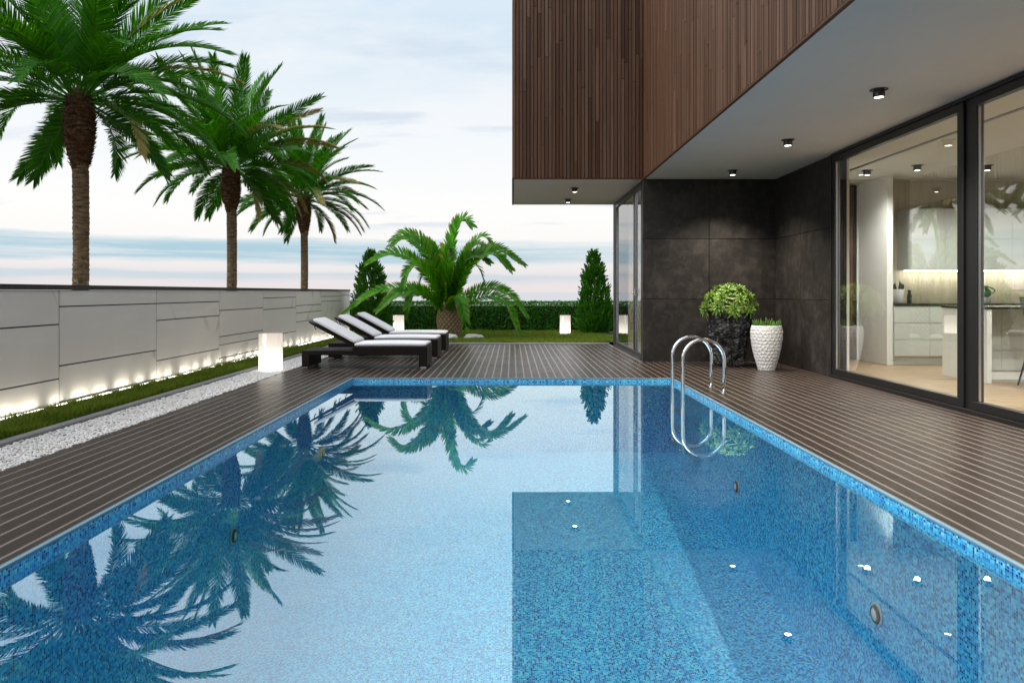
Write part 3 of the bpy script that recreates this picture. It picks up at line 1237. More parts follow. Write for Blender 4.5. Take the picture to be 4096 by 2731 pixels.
# ---- glazing: sliding doors in plane x = GX, and the side window in plane x = HX
def window(x, y0, y1, z0, z1, st=.075, dp=.06, handle=None, bead=True):
    """frame with pane, facing -x"""
    f = MB()
    f.box(x, x + dp, y0, y1, z0, z0 + st, ch=.004)
    f.box(x, x + dp, y0, y1, z1 - st, z1, ch=.004)
    f.box(x + .001, x + dp - .001, y0, y0 + st, z0 + st + .0005, z1 - st - .0005, ch=.004)
    f.box(x + .001, x + dp - .001, y1 - st, y1, z0 + st + .0005, z1 - st - .0005, ch=.004)
    w = H(f, 'window', mat['frame'])
    xm = x + dp * .55
    MB().add([(xm, y0 + st, z0 + st), (xm, y1 - st, z0 + st), (xm, y1 - st, z1 - st), (xm, y0 + st, z1 - st)], [(0, 3, 2, 1)]).build('pane', mat['glass'], w)
    if bead:
        b = MB()
        q = .014
        b.box(x + .012, xm - .004, y0 + st, y0 + st + q, z0 + st, z1 - st)
        b.box(x + .012, xm - .004, y1 - st - q, y1 - st, z0 + st, z1 - st)
        b.build('glazing_bead', mat['brushed'], w)
    if handle:
        hy, hz = handle
        h = MB()
        h.box(x - .012, x - .001, hy - .015, hy + .015, hz - .08, hz + .05, ch=.003)
        h.tube([(x - .010, hy, hz), (x - .05, hy, hz), (x - .055, hy - .02, hz), (x - .055, hy - .09, hz - .005), (x - .055, hy - .12, hz - .05)], .010, 8)
        h.build('handle', mat['brushed'], w)
    return w


zf = .012
door_edges = [(7.425, GY - .03), (4.20, 7.275), (.92, 3.90), (-2.4, .62)]
for y0, y1 in door_edges:
    window(GX - .02, y0, y1, zf + .03, SZ2 - .045, .085, .075)
fr = MB()
fr.box(GX - .045, GX + .10, RYN, GY - .002, -.045, zf + .028, ch=.004)
fr.box(GX - .035, GX + .10, RYN, GY - .002, SZ2 - .043, SZ2 - .001, ch=.004)
for a, b in ((7.28, 7.42), (3.905, 4.195), (.625, .915)):
    fr.box(GX - .005, GX + .055, a, b, zf + .03, SZ2 - .046)
    fr.box(GX - .03, GX - .006, (a + b) / 2 + .04, b - .002, zf + .03, SZ2 - .046, ch=.003)
fr.box(GX - .03, GX + .06, GY - .029, GY - .003, zf + .03, SZ2 - .046)
H(fr, 'door_frame', mat['frame'])
window(HX + .005, 13.74, 16.19, .05, SZ2 - .03, .075, .06)
window(HX + .005, 12.935, 13.735, .05, SZ2 - .03, .075, .06, handle=(13.60, 1.22))
H(MB().box(HX - .012, HX + .07, 12.935, 16.19, -.045, .048, ch=.003).box(HX + .006, HX + .07, 12.935, 16.19, SZ2 - .028, SZ2 - .001), 'door_frame', mat['frame'])

# ---- interior shell
IX1, IYB = 9.7, 12.78
H(MB().box(GX + .10, IX1, RYN, IYB + .3, -.05, .0), 'interior_floor', mat['oak'])
H(MB().box(HX + .24, IX1, IYB + .301, RYF, -.05, .002), 'interior_floor', mat['oak'])
ic = MB().box(GX + .102, IX1, RYN, IYB + .3, SZ - .06, SZ2 - .002)
H(ic, 'interior_ceiling', mat['inceil'])
H(MB().box(5.29, 5.35, RYN, 12.7, SZ - .068, SZ - .0605), 'ceiling_track', mat['frame'])
iw = MB()
iw.box(GX + .252, IX1, IYB + .30, IYB + .40, 0, SZ2 - .003)
iw.box(IX1, IX1 + .15, RYN, RYF, -.05, SZ2 - .001)
iw.box(GX - .05, IX1, RYN - .15, RYN - .002, -.05, SZ2 - .001)
iw.box(GX + .204, GX + .24, GY, IYB - .03, 0, SZ2 - .003)
H(iw, 'interior_wall', mat['inwall'])
H(MB().box(HX + .26, IX1, 15.9, 16.05, .004, SZ2 - .003).box(3.9, 4.02, 13.2, 15.9, .004, SZ2 - .003), 'interior_wall', mat['beige'])
H(MB().box(HX + .02, IX1, RYF - .13, RYF - .004, -.05, SZ2 - .001), 'rear_wall', mat['inwall'])
# kitchen: walnut door leaf behind, white pier, travertine back wall
dw = H(MB().box(4.85, 6.05, IYB + .26, IYB + .296, .01, 3.05), 'interior_door', mat['darkwood'])
MB().box(4.80, 4.848, IYB + .24, IYB + .298, .005, 3.09).box(6.052, 6.10, IYB + .24, IYB + .298, .005, 3.09).box(4.80, 6.10, IYB + .24, IYB + .298, 3.052, 3.092).build('door_frame', mat['frame'], dw)
H(MB().box(6.16, 6.262, 12.09, IYB + .299, .002, SZ - .062, ch=.003), 'white_pier', mat['white'])
H(MB().box(6.264, IX1 - .002, IYB - .02, IYB + .298, .002, SZ - .062), 'kitchen_back_wall', mat['splash'])

# parts of `upper`, `stone` and windows were modelled in world coordinates; the house
# root sits at (6, 8, 0) and its direct children carry the inverse shift already.

# ================================================================== kitchen furniture
def kitchen():
    yF = 12.06
    c = empty('kitchen_cabinet', (7.6, 12.4, 0), 'pale grey base cabinets with drawers and black worktop along the kitchen back wall', 'cabinet')
    def P(mb, name, m, root=c, par=None):
        o = mb.build(name, m, par or root)
        if par is None:
            o.location = -root.location
        return o
    x0, x1 = 6.268, 9.6
    P(MB().box(x0, x1, yF + .022, IYB - .022, .15, .978), 'carcass', mat['cabgrey'])
    P(MB().box(x0, x1, yF + .06, IYB - .022, .003, .148), 'kick_plate', mat['cabgrey'])
    P(MB().box(x0 - .002, x1, yF - .01, IYB - .022, .982, 1.016, ch=.002), 'worktop', mat['worktop'])
    xs = [x0, 6.85, 7.65, 8.45, 9.2, x1]
    for a, b in zip(xs[:-1], xs[1:]):
        for z0, z1 in ((.155, .420), (.428, .692), (.700, .965)):
            P(MB().box(a + .003, b - .003, yF, yF + .02, z0, z1, ch=.0015), 'drawer_front', mat['cabgrey'])
    u = empty('wall_cabinet', (8.1, 12.5, 1.57), 'grey-green wall cabinets with under-cabinet light above the worktop', 'cabinet')
    ux0 = 6.68
    P(MB().box(ux0, x1, 12.322, IYB - .022, 1.572, 2.60), 'carcass', mat['cabgrey'], u)
    xs = [ux0] + [ux0 + .56 * i for i in range(1, 6)]
    for a, b in zip(xs[:-1], xs[1:]):
        for z0, z1 in ((1.575, 2.083), (2.089, 2.598)):
            P(MB().box(a + .002, b - .002, 12.30, 12.32, z0, z1, ch=.0015), 'cabinet_door', mat['cabgrey'], u)
    P(MB().box(ux0 + .05, x1 - .05, 12.60, 12.64, 1.560, 1.5705), 'light_strip', mat['led'], u)
    i = empty('kitchen_island', (7.6, 10.2, 0), 'white kitchen island with end panel and dark worktop', 'kitchen island')
    P(MB().box(6.235, 6.30, 9.66, 10.66, .002, .975, ch=.002), 'end_panel', mat['white'], i)
    P(MB().box(6.225, 9.0, 9.64, 10.68, .978, 1.01, ch=.003), 'worktop', mat['worktop'], i)
    P(MB().box(6.31, 8.95, 10.12, 10.64, .002, .974), 'carcass', mat['white'], i)
    for q, (a, b) in enumerate(((6.315, 6.72), (6.725, 7.6), (7.605, 8.9))):
        for z0, z1 in ((.13, .40), (.406, .68), (.686, .968)):
            P(MB().box(a, b, 10.10, 10.118, z0, z1, ch=.0015), 'drawer_front', mat['cabgrey'], i)


kitchen()


def stool(x, y, rz, label):
    s = empty('bar_stool', (x, y, 0), label, 'bar stool', rz=rz)
    # seat shell
    vs, fs = [], []
    n = 20
    MB().lathe([(.0, .628), (.17, .628), (.195, .640), (.20, .655), (.185, .667), (.0, .667)], 28, cap=False).build('seat', mat['seatwood'], s)
    for sx in (-1, 1):
        for sy in (-1, 1):
            MB().tube([(sx * .12, sy * .12, .627), (sx * .225, sy * .225, .004)], [.016, .010], 8).build('leg', mat['blackmetal'], s)
    fr_ = MB()
    q = .185
    for a, b in (((-q, -q), (q, -q)), ((q, -q), (q, q)), ((q, q), (-q, q)), ((-q, q), (-q, -q))):
        fr_.tube([(*a, .21), (*b, .21)], .007, 8)
    fr_.build('foot_rail', mat['blackmetal'], s)
    # wire lattice back bowl opening towards local +x
    wb = MB()

    def sh(u, v_):        # u angle round the back, v up
        rr = .20 + .09 * v_
        a = math.pi + u
        return (rr * math.cos(a), rr * math.sin(a) * 1.08, .70 + .43 * v_ ** 1.1)
    U = 1.75
    for k in range(-17, 18):
        for sgn in (-1, 1):
            pts = []
            for j in range(9):
                v_ = j / 8
                u = k / 8.5 * U * .9 + sgn * (v_ - .5) * .62
                if -U <= u <= U:
                    pts.append(sh(u, v_))
            if len(pts) > 1:
                wb.tube(pts, .0027, 4, cap=False)
    for v_ in (0, 1):
        wb.tube([sh(-U + 2 * U * j / 24, v_) for j in range(25)], .006, 6)
    for e in (-U, U):
        wb.tube([sh(e, j / 6) for j in range(7)], .006, 6)
    for u in (-.9, .9):
        wb.tube([(-.12, .1 * (1 if u > 0 else -1), .66), sh(u, 0)], .006, 6)
    wb.build('wire_backrest', mat['blackmetal'], s)


stool(6.78, 9.30, R(8), 'bar stool with wooden seat and black wire back at the kitchen island')

# ================================================================== downlights
def downlight(x, y, z, label, group, energy, cone=120, col=(1, .90, .76)):
    d = empty('downlight', (x, y, z), label, 'downlight', group)
    MB().lathe([(.060, -.0005), (.083, -.0005), (.083, -.006), (.060, -.006), (.060, -.0005)], 32, cap=False).build('trim_ring', mat['blackmetal'], d)
    MB().lathe([(.0535, -.002), (.0535, -.078), (.044, -.078), (.044, -.070), (.001, -.070)], 32, cap=False).build('lamp_can', mat['blackmetal'], d)
    MB().lathe([(.0, -.0735), (.0435, -.0735)], 24, cap=False).build('lens', mat['lens'], d)
    ld = bpy.data.lights.new('spot', 'SPOT')
    ld.energy = energy
    ld.spot_size = R(cone)
    ld.spot_blend = .8
    ld.shadow_soft_size = .04
    ld.color = col
    lo = bpy.data.objects.new('lamp', ld)
    COL.objects.link(lo)
    lo.parent = d
    lo.location = (0, 0, -.084)
    return d


GS, GF, GI = 'downlights under the long soffit', 'downlights under the corner soffit', 'downlights in the kitchen ceiling'
downlight(3.55, 11.84, SZ2, 'black downlight in the long soffit directly above the planters', GS, 230)
downlight(3.55, 9.47, SZ2, 'black downlight in the long soffit, beside the start of the glazing', GS, 230)
downlight(3.55, 7.12, SZ2, 'black downlight in the long soffit, beside the glass door mullion', GS, 230)
downlight(3.55, 4.76, SZ2, 'black downlight in the long soffit, outside the second glass door', GS, 230)
downlight(3.55, 2.40, SZ2, 'black downlight in the long soffit, outside the third glass door', GS, 200)
downlight(1.18, 13.84, SZ2, 'black downlight in the corner soffit, by the wooden slat front', GF, 150)
downlight(1.18, 15.50, SZ2, 'black downlight in the corner soffit, by its rear edge', GF, 150)
KZ = SZ - .0605
for (x, y, lb, en) in ((6.14, 11.15, 'black ceiling downlight indoors, before the white pier', 130), (7.20, 11.15, 'black ceiling downlight indoors, above the rear edge of the kitchen island', 130),
                       (8.4, 11.15, 'black ceiling downlight indoors, farthest along the wall cabinets', 130), (7.27, 8.3, 'black ceiling downlight indoors, above the bar stool', 320),
                       (5.45, 7.25, 'added fill downlight indoors, out of view just inside the glass door mullion', 420), (5.45, 4.9, 'added fill downlight indoors, out of view behind the second glass door', 420),  # two unseen lamps near the glass, added to brighten the white pier
                       (8.4, 6.0, 'black ceiling downlight indoors, deep in the room behind the bar stool', 320), (6.4, 1.8, 'black ceiling downlight indoors, behind the third glass door', 250),
                       (5.60, 11.6, 'black ceiling downlight indoors, beside the walnut door', 200),
                       (3.2, 14.4, 'black ceiling downlight indoors, behind the side window', 200)):
    downlight(x, y, KZ if x > 4.6 else SZ2 - .001, lb, GI, en * .8, 150, (1, .965, .91))

# ================================================================== lanterns
def lantern(x, y, z, r, h, label):
    l = empty('lantern', (x, y, z), label, 'lantern', 'glowing cylinder lanterns')
    MB().lathe([(r * .92, 0), (r * .92, .012)], 40).build('base', mat['brushed'], l)
    MB().lathe([(.001, .013), (r * .985, .013), (r * .985, h - .022), (r * .96, h - .016), (.001, h - .016)], 48, cap=False).build('diffuser', mat['lantern'], l)
    MB().lathe([(r, .013), (r, h), (r - .006, h), (r - .006, h - .012)], 48, cap=False).build('glass_sleeve', mat['clear'], l)


lantern(-3.66, 11.16, .004, .178, .585, 'glowing white cylinder lantern standing on the pebbles')
lantern(-3.20, 20.75, .02, .158, .545, 'glowing white cylinder lantern on the lawn behind the sun loungers')
lantern(1.50, 20.75, .02, .154, .545, 'glowing white cylinder lantern on the lawn beside the conifer near the house')

# ================================================================== pool lights and ladder
def pool_light(y, z, side, label):
    p = empty('pool_light', (side * PX, y, z), label, 'pool light', 'underwater wall lights')
    p.rotation_euler = (0, R(90) * -side, 0)
    MB().lathe([(.068, .001), (.070, .006), (.056, .012), (.054, .004)], 40, cap=False).build('flange', mat['poolring'], p)
    MB().lathe([(.052, .003), (.052, .020), (.046, .026), (.038, .026), (.038, .02)], 40, cap=False).build('bezel', mat['rubber'], p)
    MB().lathe([(.0385, .018), (.034, .024), (.001, .027)], 32, cap=False).build('lens', mat['poolwhite'], p)


pool_light(4.49, -.763, 1, 'round white underwater light on the pool wall under the house glazing')
pool_light(7.275, -.720, 1, 'round white underwater light on the pool wall close to the ladder')
pool_light(5.88, -.745, -1, 'round white underwater light on the pool wall below the planked left deck')
pool_light(8.64, -.687, -1, 'round white underwater light on the pool wall close to the sun loungers')


def ladder():
    l = empty('pool_ladder', (2.28, 9.06, 0), 'polished steel pool ladder with two arched handrails', 'pool ladder')
    x0, x1 = 2.037 - 2.28, 2.53 - 2.28
    r = (x1 - x0) / 2
    zc = .638 - r
    for y in (-.282, .282):
        pts = [(x1, y, 0.0), (x1, y, zc * .5), (x1, y, zc)]
        for k in range(1, 20):
            a = math.pi * k / 20
            pts.append((r * math.cos(a) + (x0 + x1) / 2, y, zc + r * math.sin(a)))
        pts += [(x0, y, zc), (x0, y, -.3), (x0, y, -.62), (x0 + .02, y, -.72), (x0 + .11, y, -.80), (x0 + .18, y, -.83)]
        MB().tube(pts, .0213, 20).build('handrail', mat['steel'], l)
        MB().lathe([(.0215, .0), (.042, .0005), (.042, .008), (.030, .012), (.0215, .012)], 28, (x1, y, .001), cap=False).build('flange', mat['steel'], l)
    for z in (-.25, -.47, -.69):
        MB().box(x0 - .045, x0 + .045, -.262, .262, z - .018, z + .012, ch=.006).build('tread', mat['brushed'], l)


ladder()

# ================================================================== loungers
def lounger_proto():
    root = empty('sun_lounger', (0, 0, 0))
    Wd = .72

    def slab(pts, y0, y1, ch):
        """extruded profile in xz with softened edges along y"""
        m = MB()
        n = len(pts)
        cx = sum(p[0] for p in pts) / n
        rings = []
        c = Vector((cx, sum(p[1] for p in pts) / n))
        vs = []
        for y, s_ in ((y0, ch), (y0 + ch, 0), (y1 - ch, 0), (y1, ch)):
            for i, p in enumerate(pts):
                a, b, d = Vector(pts[i - 1]), Vector(p), Vector(pts[(i + 1) % n])
                e1, e2 = (b - a).normalized(), (d - b).normalized()
                n1, n2 = Vector((e1.y, -e1.x)), Vector((e2.y, -e2.x))
                nn = (n1 + n2)
                nn = nn / max(.3, (1 + n1.dot(n2)))
                q = b - nn * s_
                vs.append((q.x, y, q.y))
        fs = []
        for k in range(3):
            for i in range(n):
                j = (i + 1) % n
                fs.append((k * n + i, k * n + j, (k + 1) * n + j, (k + 1) * n + i))
        fs.append(tuple(range(n))[::-1])
        fs.append(tuple(3 * n + i for i in range(n)))
        m.add(vs, [f[::-1] for f in fs])
        return m
    # local x: 0 at the foot end, -2 at the head end; profile counter-clockwise seen from -y
    body = [(0, .030), (0, .338), (-.004, .345), (-1.168, .345), (-1.172, .285), (-1.965, .285), (-1.970, .278), (-1.970, .030),
            (-1.845, .030), (-1.845, .200), (-1.838, .210), (-.140, .210), (-.130, .200), (-.130, .030)]
    slab(body, 0, Wd, .008).build('frame', mat['rattan'], root)
    # backrest, pivot at (-1.15,.345)
    ang = R(28.5)
    px, pz = -1.128, .318

    def rot(a, b):      # a along the backrest, b normal to it
        return (px - a * math.cos(ang) - b * math.sin(ang), pz + a * math.sin(ang) - b * math.cos(ang) * -1)
    br = [rot(.0, .0), rot(0, .052), rot(.80, .052), rot(.822, .040), rot(.822, .012), rot(.80, 0)]
    slab(br, .012, Wd - .012, .010).build('backrest', mat['rattan'], root)
    # prop legs behind the backrest
    for y in (.10, Wd - .10):
        a = rot(.77, -.004)
        b = rot(.70, -.05)
        MB().tube([(a[0], y, a[1]), (a[0] + .012, y, a[1] - .05), (b[0] - .05, y, a[1] - .07)], .010, 8).build('prop', mat['brushed'], root)
    MB().tube([(-1.15, .36, .175), (-.92, .36, .198)], .011, 8).build('support_bar', mat['blackmetal'], root)

    # cushions: subdivided rounded pads
    def pad(name, P0, U, N, L, T, bulge, roundend):
        nx, ny = 26, 12
        P0, U, N = Vector(P0), Vector(U), Vector(N)
        vs, fs = [], []
        y0, y1 = .012, Wd - .012
        def ring(t):
            e = .028
            k = min(t * L, (1 - t) * L) / e
            k = 1 if k >= 1 else math.sqrt(max(0, 1 - (1 - k) ** 2))
            return k
        ts = [0, .004, .010, .02] + [i / 20 for i in range(1, 20)] + [.98, .99, .996, 1]
        m = 28
        for t in ts:
            k = ring(t)
            for j in range(m):
                a = 2 * math.pi * j / m
                # superellipse section
                ca, sa = math.cos(a), math.sin(a)
                ex = .22
                yy = (abs(ca) ** ex) * (1 if ca >= 0 else -1)
                zz = (abs(sa) ** .38) * (1 if sa >= 0 else -1)
                h = T / 2 * zz * (.35 + .65 * k)
                if zz > 0:
                    h += bulge * math.sin(math.pi * min(1, max(0, t))) * (1 - yy * yy * .6)
                yw = (y1 - y0) / 2 - .018 * (1 - k)
                p = P0 + U * (t * L) + N * (T / 2 + h)
                vs.append((p.x, (y0 + y1) / 2 + yy * yw, p.z))
        for i in range(len(ts) - 1):
            for j in range(m):
                j2 = (j + 1) % m
                fs.append((i * m + j, i * m + j2, (i + 1) * m + j2, (i + 1) * m + j))
        mb = MB().add(vs, fs, True)
        b = 0
        mb.f.append(tuple(range(m))); mb.sm.append(False)
        mb.f.append(tuple((len(ts) - 1) * m + j for j in range(m))[::-1]); mb.sm.append(False)
        return mb.build(name, mat['cushion'], root)
    pad('seat_cushion', (-.012, 0, .347), (-1, 0, 0), (0, 0, 1), 1.135, .056, .016, True)
    u = Vector((-math.cos(ang), 0, math.sin(ang)))
    nrm = Vector((math.sin(ang), 0, math.cos(ang)))
    s0 = Vector((-1.128, 0, .318)) + nrm * .054 + u * .045
    # back rest normal points up and towards the foot
    pad('back_cushion', s0, u, nrm, .755, .056, .010, True)
    for x in (-.065, -1.905):
        for y in (.07, Wd - .07):
            if x > -1:
                MB().box(x - .048, x + .048, y - .03, y + .03, .001, .029, ch=.003).build('foot', mat['brushed'], root)
            else:
                MB().lathe([(.026, .001), (.03, .006), (.03, .024), (.02, .0295)], 20, (x, y, 0)).build('foot', mat['brushed'], root)
    return root


def copy_tree(o, parent=None):
    c = o.copy()
    COL.objects.link(c)
    c.parent = parent
    for ch in o.children:
        copy_tree(ch, c)
    return c


LG = 'sun loungers in a row on the deck'
lp = lounger_proto()
lspots = [((-1.335, 11.56), 'dark rattan sun lounger with white cushion beside the pebble-bed lantern'),
          ((-1.340, 13.25), 'dark rattan sun lounger with white cushion, middle one of the three'),
          ((-1.335, 14.85), 'dark rattan sun lounger with white cushion, closest to the pineapple-trunked palm')]
for i, ((x, y), lb) in enumerate(lspots):
    o = lp if i == 0 else copy_tree(lp)
    o.location = (x, y, 0)
    tag(o, lb, 'sun lounger', LG)

# ================================================================== foliage builders
def frond(name, pts, nleaf, llen, lwid, a0, a1, vee, droop, seed, start, material, rach=.018, jit=.12, flat=.5, segs=2, shape=None, face=None):
    """feather leaf along the 3-D polyline pts (Vectors)"""
    rnd = random.Random(seed)
    pts = [Vector(p) for p in pts]
    # arc-length sampling
    acc = [0]
    for a, b in zip(pts[:-1], pts[1:]):
        acc.append(acc[-1] + (b - a).length)
    Lt = acc[-1]

    def at(t):
        d = t * Lt
        for i in range(len(pts) - 1):
            if d <= acc[i + 1] or i == len(pts) - 2:
                q = (d - acc[i]) / max(1e-6, acc[i + 1] - acc[i])
                return pts[i].lerp(pts[i + 1], q)

    def tan(t):
        return (at(min(1, t + .02)) - at(max(0, t - .02))).normalized()
    V, F, C = [], [], []
    # plane of the frond: side vector from overall chord
    chord = (pts[-1] - pts[0])
    mid = at(.5)
    pl = (mid - pts[0]).cross(pts[-1] - mid)
    side0 = pl.normalized() if pl.length > 1e-4 else Vector((0, 1, 0))
    # rachis: three-sided tapering tube
    NR = 14
    for i in range(NR + 1):
        t = i / NR
        p, T = at(t), tan(t)
        sd_ = (side0 - T * side0.dot(T)).normalized()
        nn = sd_.cross(T).normalized()
        r = rach * (1 - .88 * t)
        for k_ in range(3):
            w = 2 * math.pi * k_ / 3
            V.append(p + sd_ * math.cos(w) * r + nn * math.sin(w) * r)
            C.append((t * .3, 0, 1))
    for i in range(NR):
        for k_ in range(3):
            a, b = i * 3 + k_, i * 3 + (k_ + 1) % 3
            F += [(a, b, b + 3), (a, b + 3, a + 3)]
    for i in range(nleaf):
        t0 = start + (1 - start) * (i + .5) / nleaf
        prof = shape(t0) if shape else (.42 + .58 * math.sin(math.pi * min(1, ((t0 - start) / (1 - start)) ** .75 * .82 + .12)))
        for s in (-1, 1):
            t = min(1, max(start, t0 + rnd.uniform(-.3, .3) / nleaf))
            p, T = at(t), tan(t)
            sd_ = (side0 - T * side0.dot(T)).normalized()
            nn = sd_.cross(T).normalized()
            if nn.z < 0 and abs(T.z) < .98:
                nn = -nn
            if face is not None:
                nn = nn + face
                nn = (nn - T * nn.dot(T)).normalized()
                sd_ = T.cross(nn).normalized()
            a = math.radians(a0 + (a1 - a0) * (t - start) / (1 - start)) + rnd.uniform(-jit, jit)
            v_ = math.radians(vee) + rnd.uniform(-jit, jit) * 1.6
            d = (T * math.cos(a) + (sd_ * s * math.cos(v_) + nn * math.sin(v_)) * math.sin(a)).normalized()
            ln = llen * prof * rnd.uniform(.88, 1.1)
            wv = (T - d * T.dot(d))
            if wv.length < 1e-4:
                wv = nn.copy()
            wv.normalize()
            ax = d.cross(wv)
            tw = rnd.uniform(-flat, flat)
            wv = (wv * math.cos(tw) + ax * math.sin(tw)).normalized()
            b0 = len(V)
            rb = rnd.random()
            g = Vector((0, 0, -droop * ln))
            prm = [(0, .45), (.35, 1.0), (.7, .72)] if segs == 2 else [(0, .5), (.22, .95), (.48, 1.0), (.76, .66)]
            for q, wf in prm:
                c = p + d * ln * q + g * q * q
                V.append(c - wv * lwid * wf / 2); V.append(c + wv * lwid * wf / 2)
                C += [(t, q, rb), (t, q, rb)]
            V.append(p + d * ln + g)
            C.append((t, 1, rb))
            m = len(prm)
            for k_ in range(m - 1):
                e = b0 + k_ * 2
                F += [(e, e + 1, e + 3), (e, e + 3, e + 2)]
            e = b0 + (m - 1) * 2
            F.append((e, e + 1, e + 2))
    return np_mesh(name, np.array([tuple(p) for p in V]), np.array(F), material, np.array(C))


def arc(e0, L, bend, n=16, pw=1.25):
    p, out = Vector((0, 0, 0)), [Vector((0, 0, 0))]
    for i in range(n):
        t = (i + .5) / n
        e = math.radians(e0 - bend * t ** pw)
        p = p + Vector((math.cos(e), 0, math.sin(e))) * (L / n)
        out.append(p.copy())
    return out


# ---- tall palms behind the wall
PCLS = [(85, 3.2, 12), (75, 3.3, 26), (63, 3.35, 40), (50, 3.3, 52), (37, 3.2, 60), (23, 3.05, 66), (8, 2.85, 64), (-10, 2.5, 54), (-32, 2.0, 42)]
PCNT = [5, 7, 9, 10, 11, 11, 9, 6, 4]
palm_me = [[frond('frond', arc(e, L, b), 136, .47, .0245, 58, 22, 20, .07, 100 + i * 7 + v_, .15, mat['palm'], .021, .09) for v_ in range(2)] for i, (e, L, b) in enumerate(PCLS)]
palm_dry = [frond('frond', arc(e, L, b), 126, .46, .024, 58, 22, 20, .10, 300 + i, .15, mat['palmdry'], .020, .09) for i, (e, L, b) in enumerate(PCLS)]


def tall_palm(x, y, label, seed, rz):
    rnd = random.Random(seed)
    r = empty('palm_tree', (x, y, 0), label, 'palm tree', 'tall palms beyond the garden wall', rz=rz)
    rt = .146
    prof = []
    for i in range(90):
        z = -.06 + 3.9 * i / 89
        w = .018 * noise.noise(Vector((0, 0, z * 1.7 + seed)))
        rr = rt * (1 + .10 * max(0, 1 - z / .5)) + .006 * math.sin(z * 62) + w * .4
        prof.append((rr, z))
    tm = MB().lathe(prof, 28, cap=False)
    v = []
    for (px_, py_, pz_) in tm.v:
        n_ = noise.noise(Vector((px_ * 9, py_ * 9, pz_ * 16)))
        off = .05 * noise.noise(Vector((1.3, 4.1, pz_ * .5)))
        s = 1 + .05 * n_
        v.append((px_ * s + off, py_ * s, pz_))
    tm.v = v
    tm.build('trunk', mat['bark'], r)
    # swollen fibrous head
    pr = [(.142, 3.60), (.172, 3.76), (.225, 3.96), (.262, 4.2), (.275, 4.42), (.266, 4.68), (.245, 4.90), (.22, 5.05), (.16, 5.17), (.02, 5.22)]
    bm_ = MB()
    pr2 = []
    for i in range(len(pr) - 1):
        for k_ in range(4):
            q = k_ / 4
            pr2.append((pr[i][0] * (1 - q) + pr[i + 1][0] * q, pr[i][1] * (1 - q) + pr[i + 1][1] * q))
    pr2.append(pr[-1])
    bm_.lathe(pr2, 30, cap=False)
    bm_.v = [(a * (1 + .06 * noise.noise(Vector((a * 14, b * 14, c * 14)))), b * (1 + .06 * noise.noise(Vector((a * 14, b * 14, c * 14 + 5)))), c) for a, b, c in bm_.v]
    # cut leaf stubs and fibres
    for _ in range(620):
        z = rnd.uniform(3.68, 5.05)
        for i in range(len(pr) - 1):
            if pr[i][1] <= z <= pr[i + 1][1]:
                q = (z - pr[i][1]) / (pr[i + 1][1] - pr[i][1])
                rr = pr[i][0] * (1 - q) + pr[i + 1][0] * q
        a = rnd.uniform(0, 6.283)
        ca, sa = math.cos(a), math.sin(a)
        ln, wd = rnd.uniform(.035, .085), rnd.uniform(.008, .018)
        out, upz = rnd.uniform(.3, .75), rnd.uniform(.2, .9)
        p = Vector((rr * .98 * ca, rr * .98 * sa, z))
        tip = p + Vector((ca * out, sa * out, upz)).normalized() * ln
        sdv = Vector((-sa, ca, 0)) * wd
        bm_.add([p - sdv, p + sdv, tip + sdv * .4, tip - sdv * .4, p + Vector((ca, sa, 0)) * .014 - Vector((0, 0, .012))], [(0, 1, 2, 3), (4, 1, 2), (0, 4, 3), (4, 2, 3)])
    bm_.build('crown_shaft', mat['boot'], r)
    az = rnd.uniform(0, 6.28)
    for i, n_ in enumerate(PCNT):
        for k_ in range(n_):
            az_ = az + 6.283 * (k_ + rnd.uniform(-.22, .22)) / n_ + i * 2.4
            if i >= 6 and math.sin(az_ + rz) < -.62:
                continue
            cr = math.cos(az_ + rz)
            dry_ = cr > .45 and rnd.random() < (0, .05, .12, .28, .36, .4, .4, .5, .6)[i]
            me = palm_dry[i] if dry_ else palm_me[i][k_ % 2]
            o = link('frond', me, r)
            rad = .10 + .014 * i
            o.location = (rad * math.cos(az_), rad * math.sin(az_), 5.12 - .028 * i)
            o.rotation_euler = (rnd.uniform(-.55, .55), rnd.uniform(-.10, .10), az_)
            s = rnd.uniform(.90, 1.06)
            o.scale = (s, s, s)
    return r


tall_palm(-8.50, 14.47, 'tall palm beyond the wall, the largest with the thickest trunk', 11, .0)
tall_palm(-8.50, 22.27, 'tall palm beyond the wall, between the two other tall palms', 23, .1)
tall_palm(-8.50, 30.05, 'tall palm beyond the wall, the one nearest the cone-shaped conifer', 37, .3)


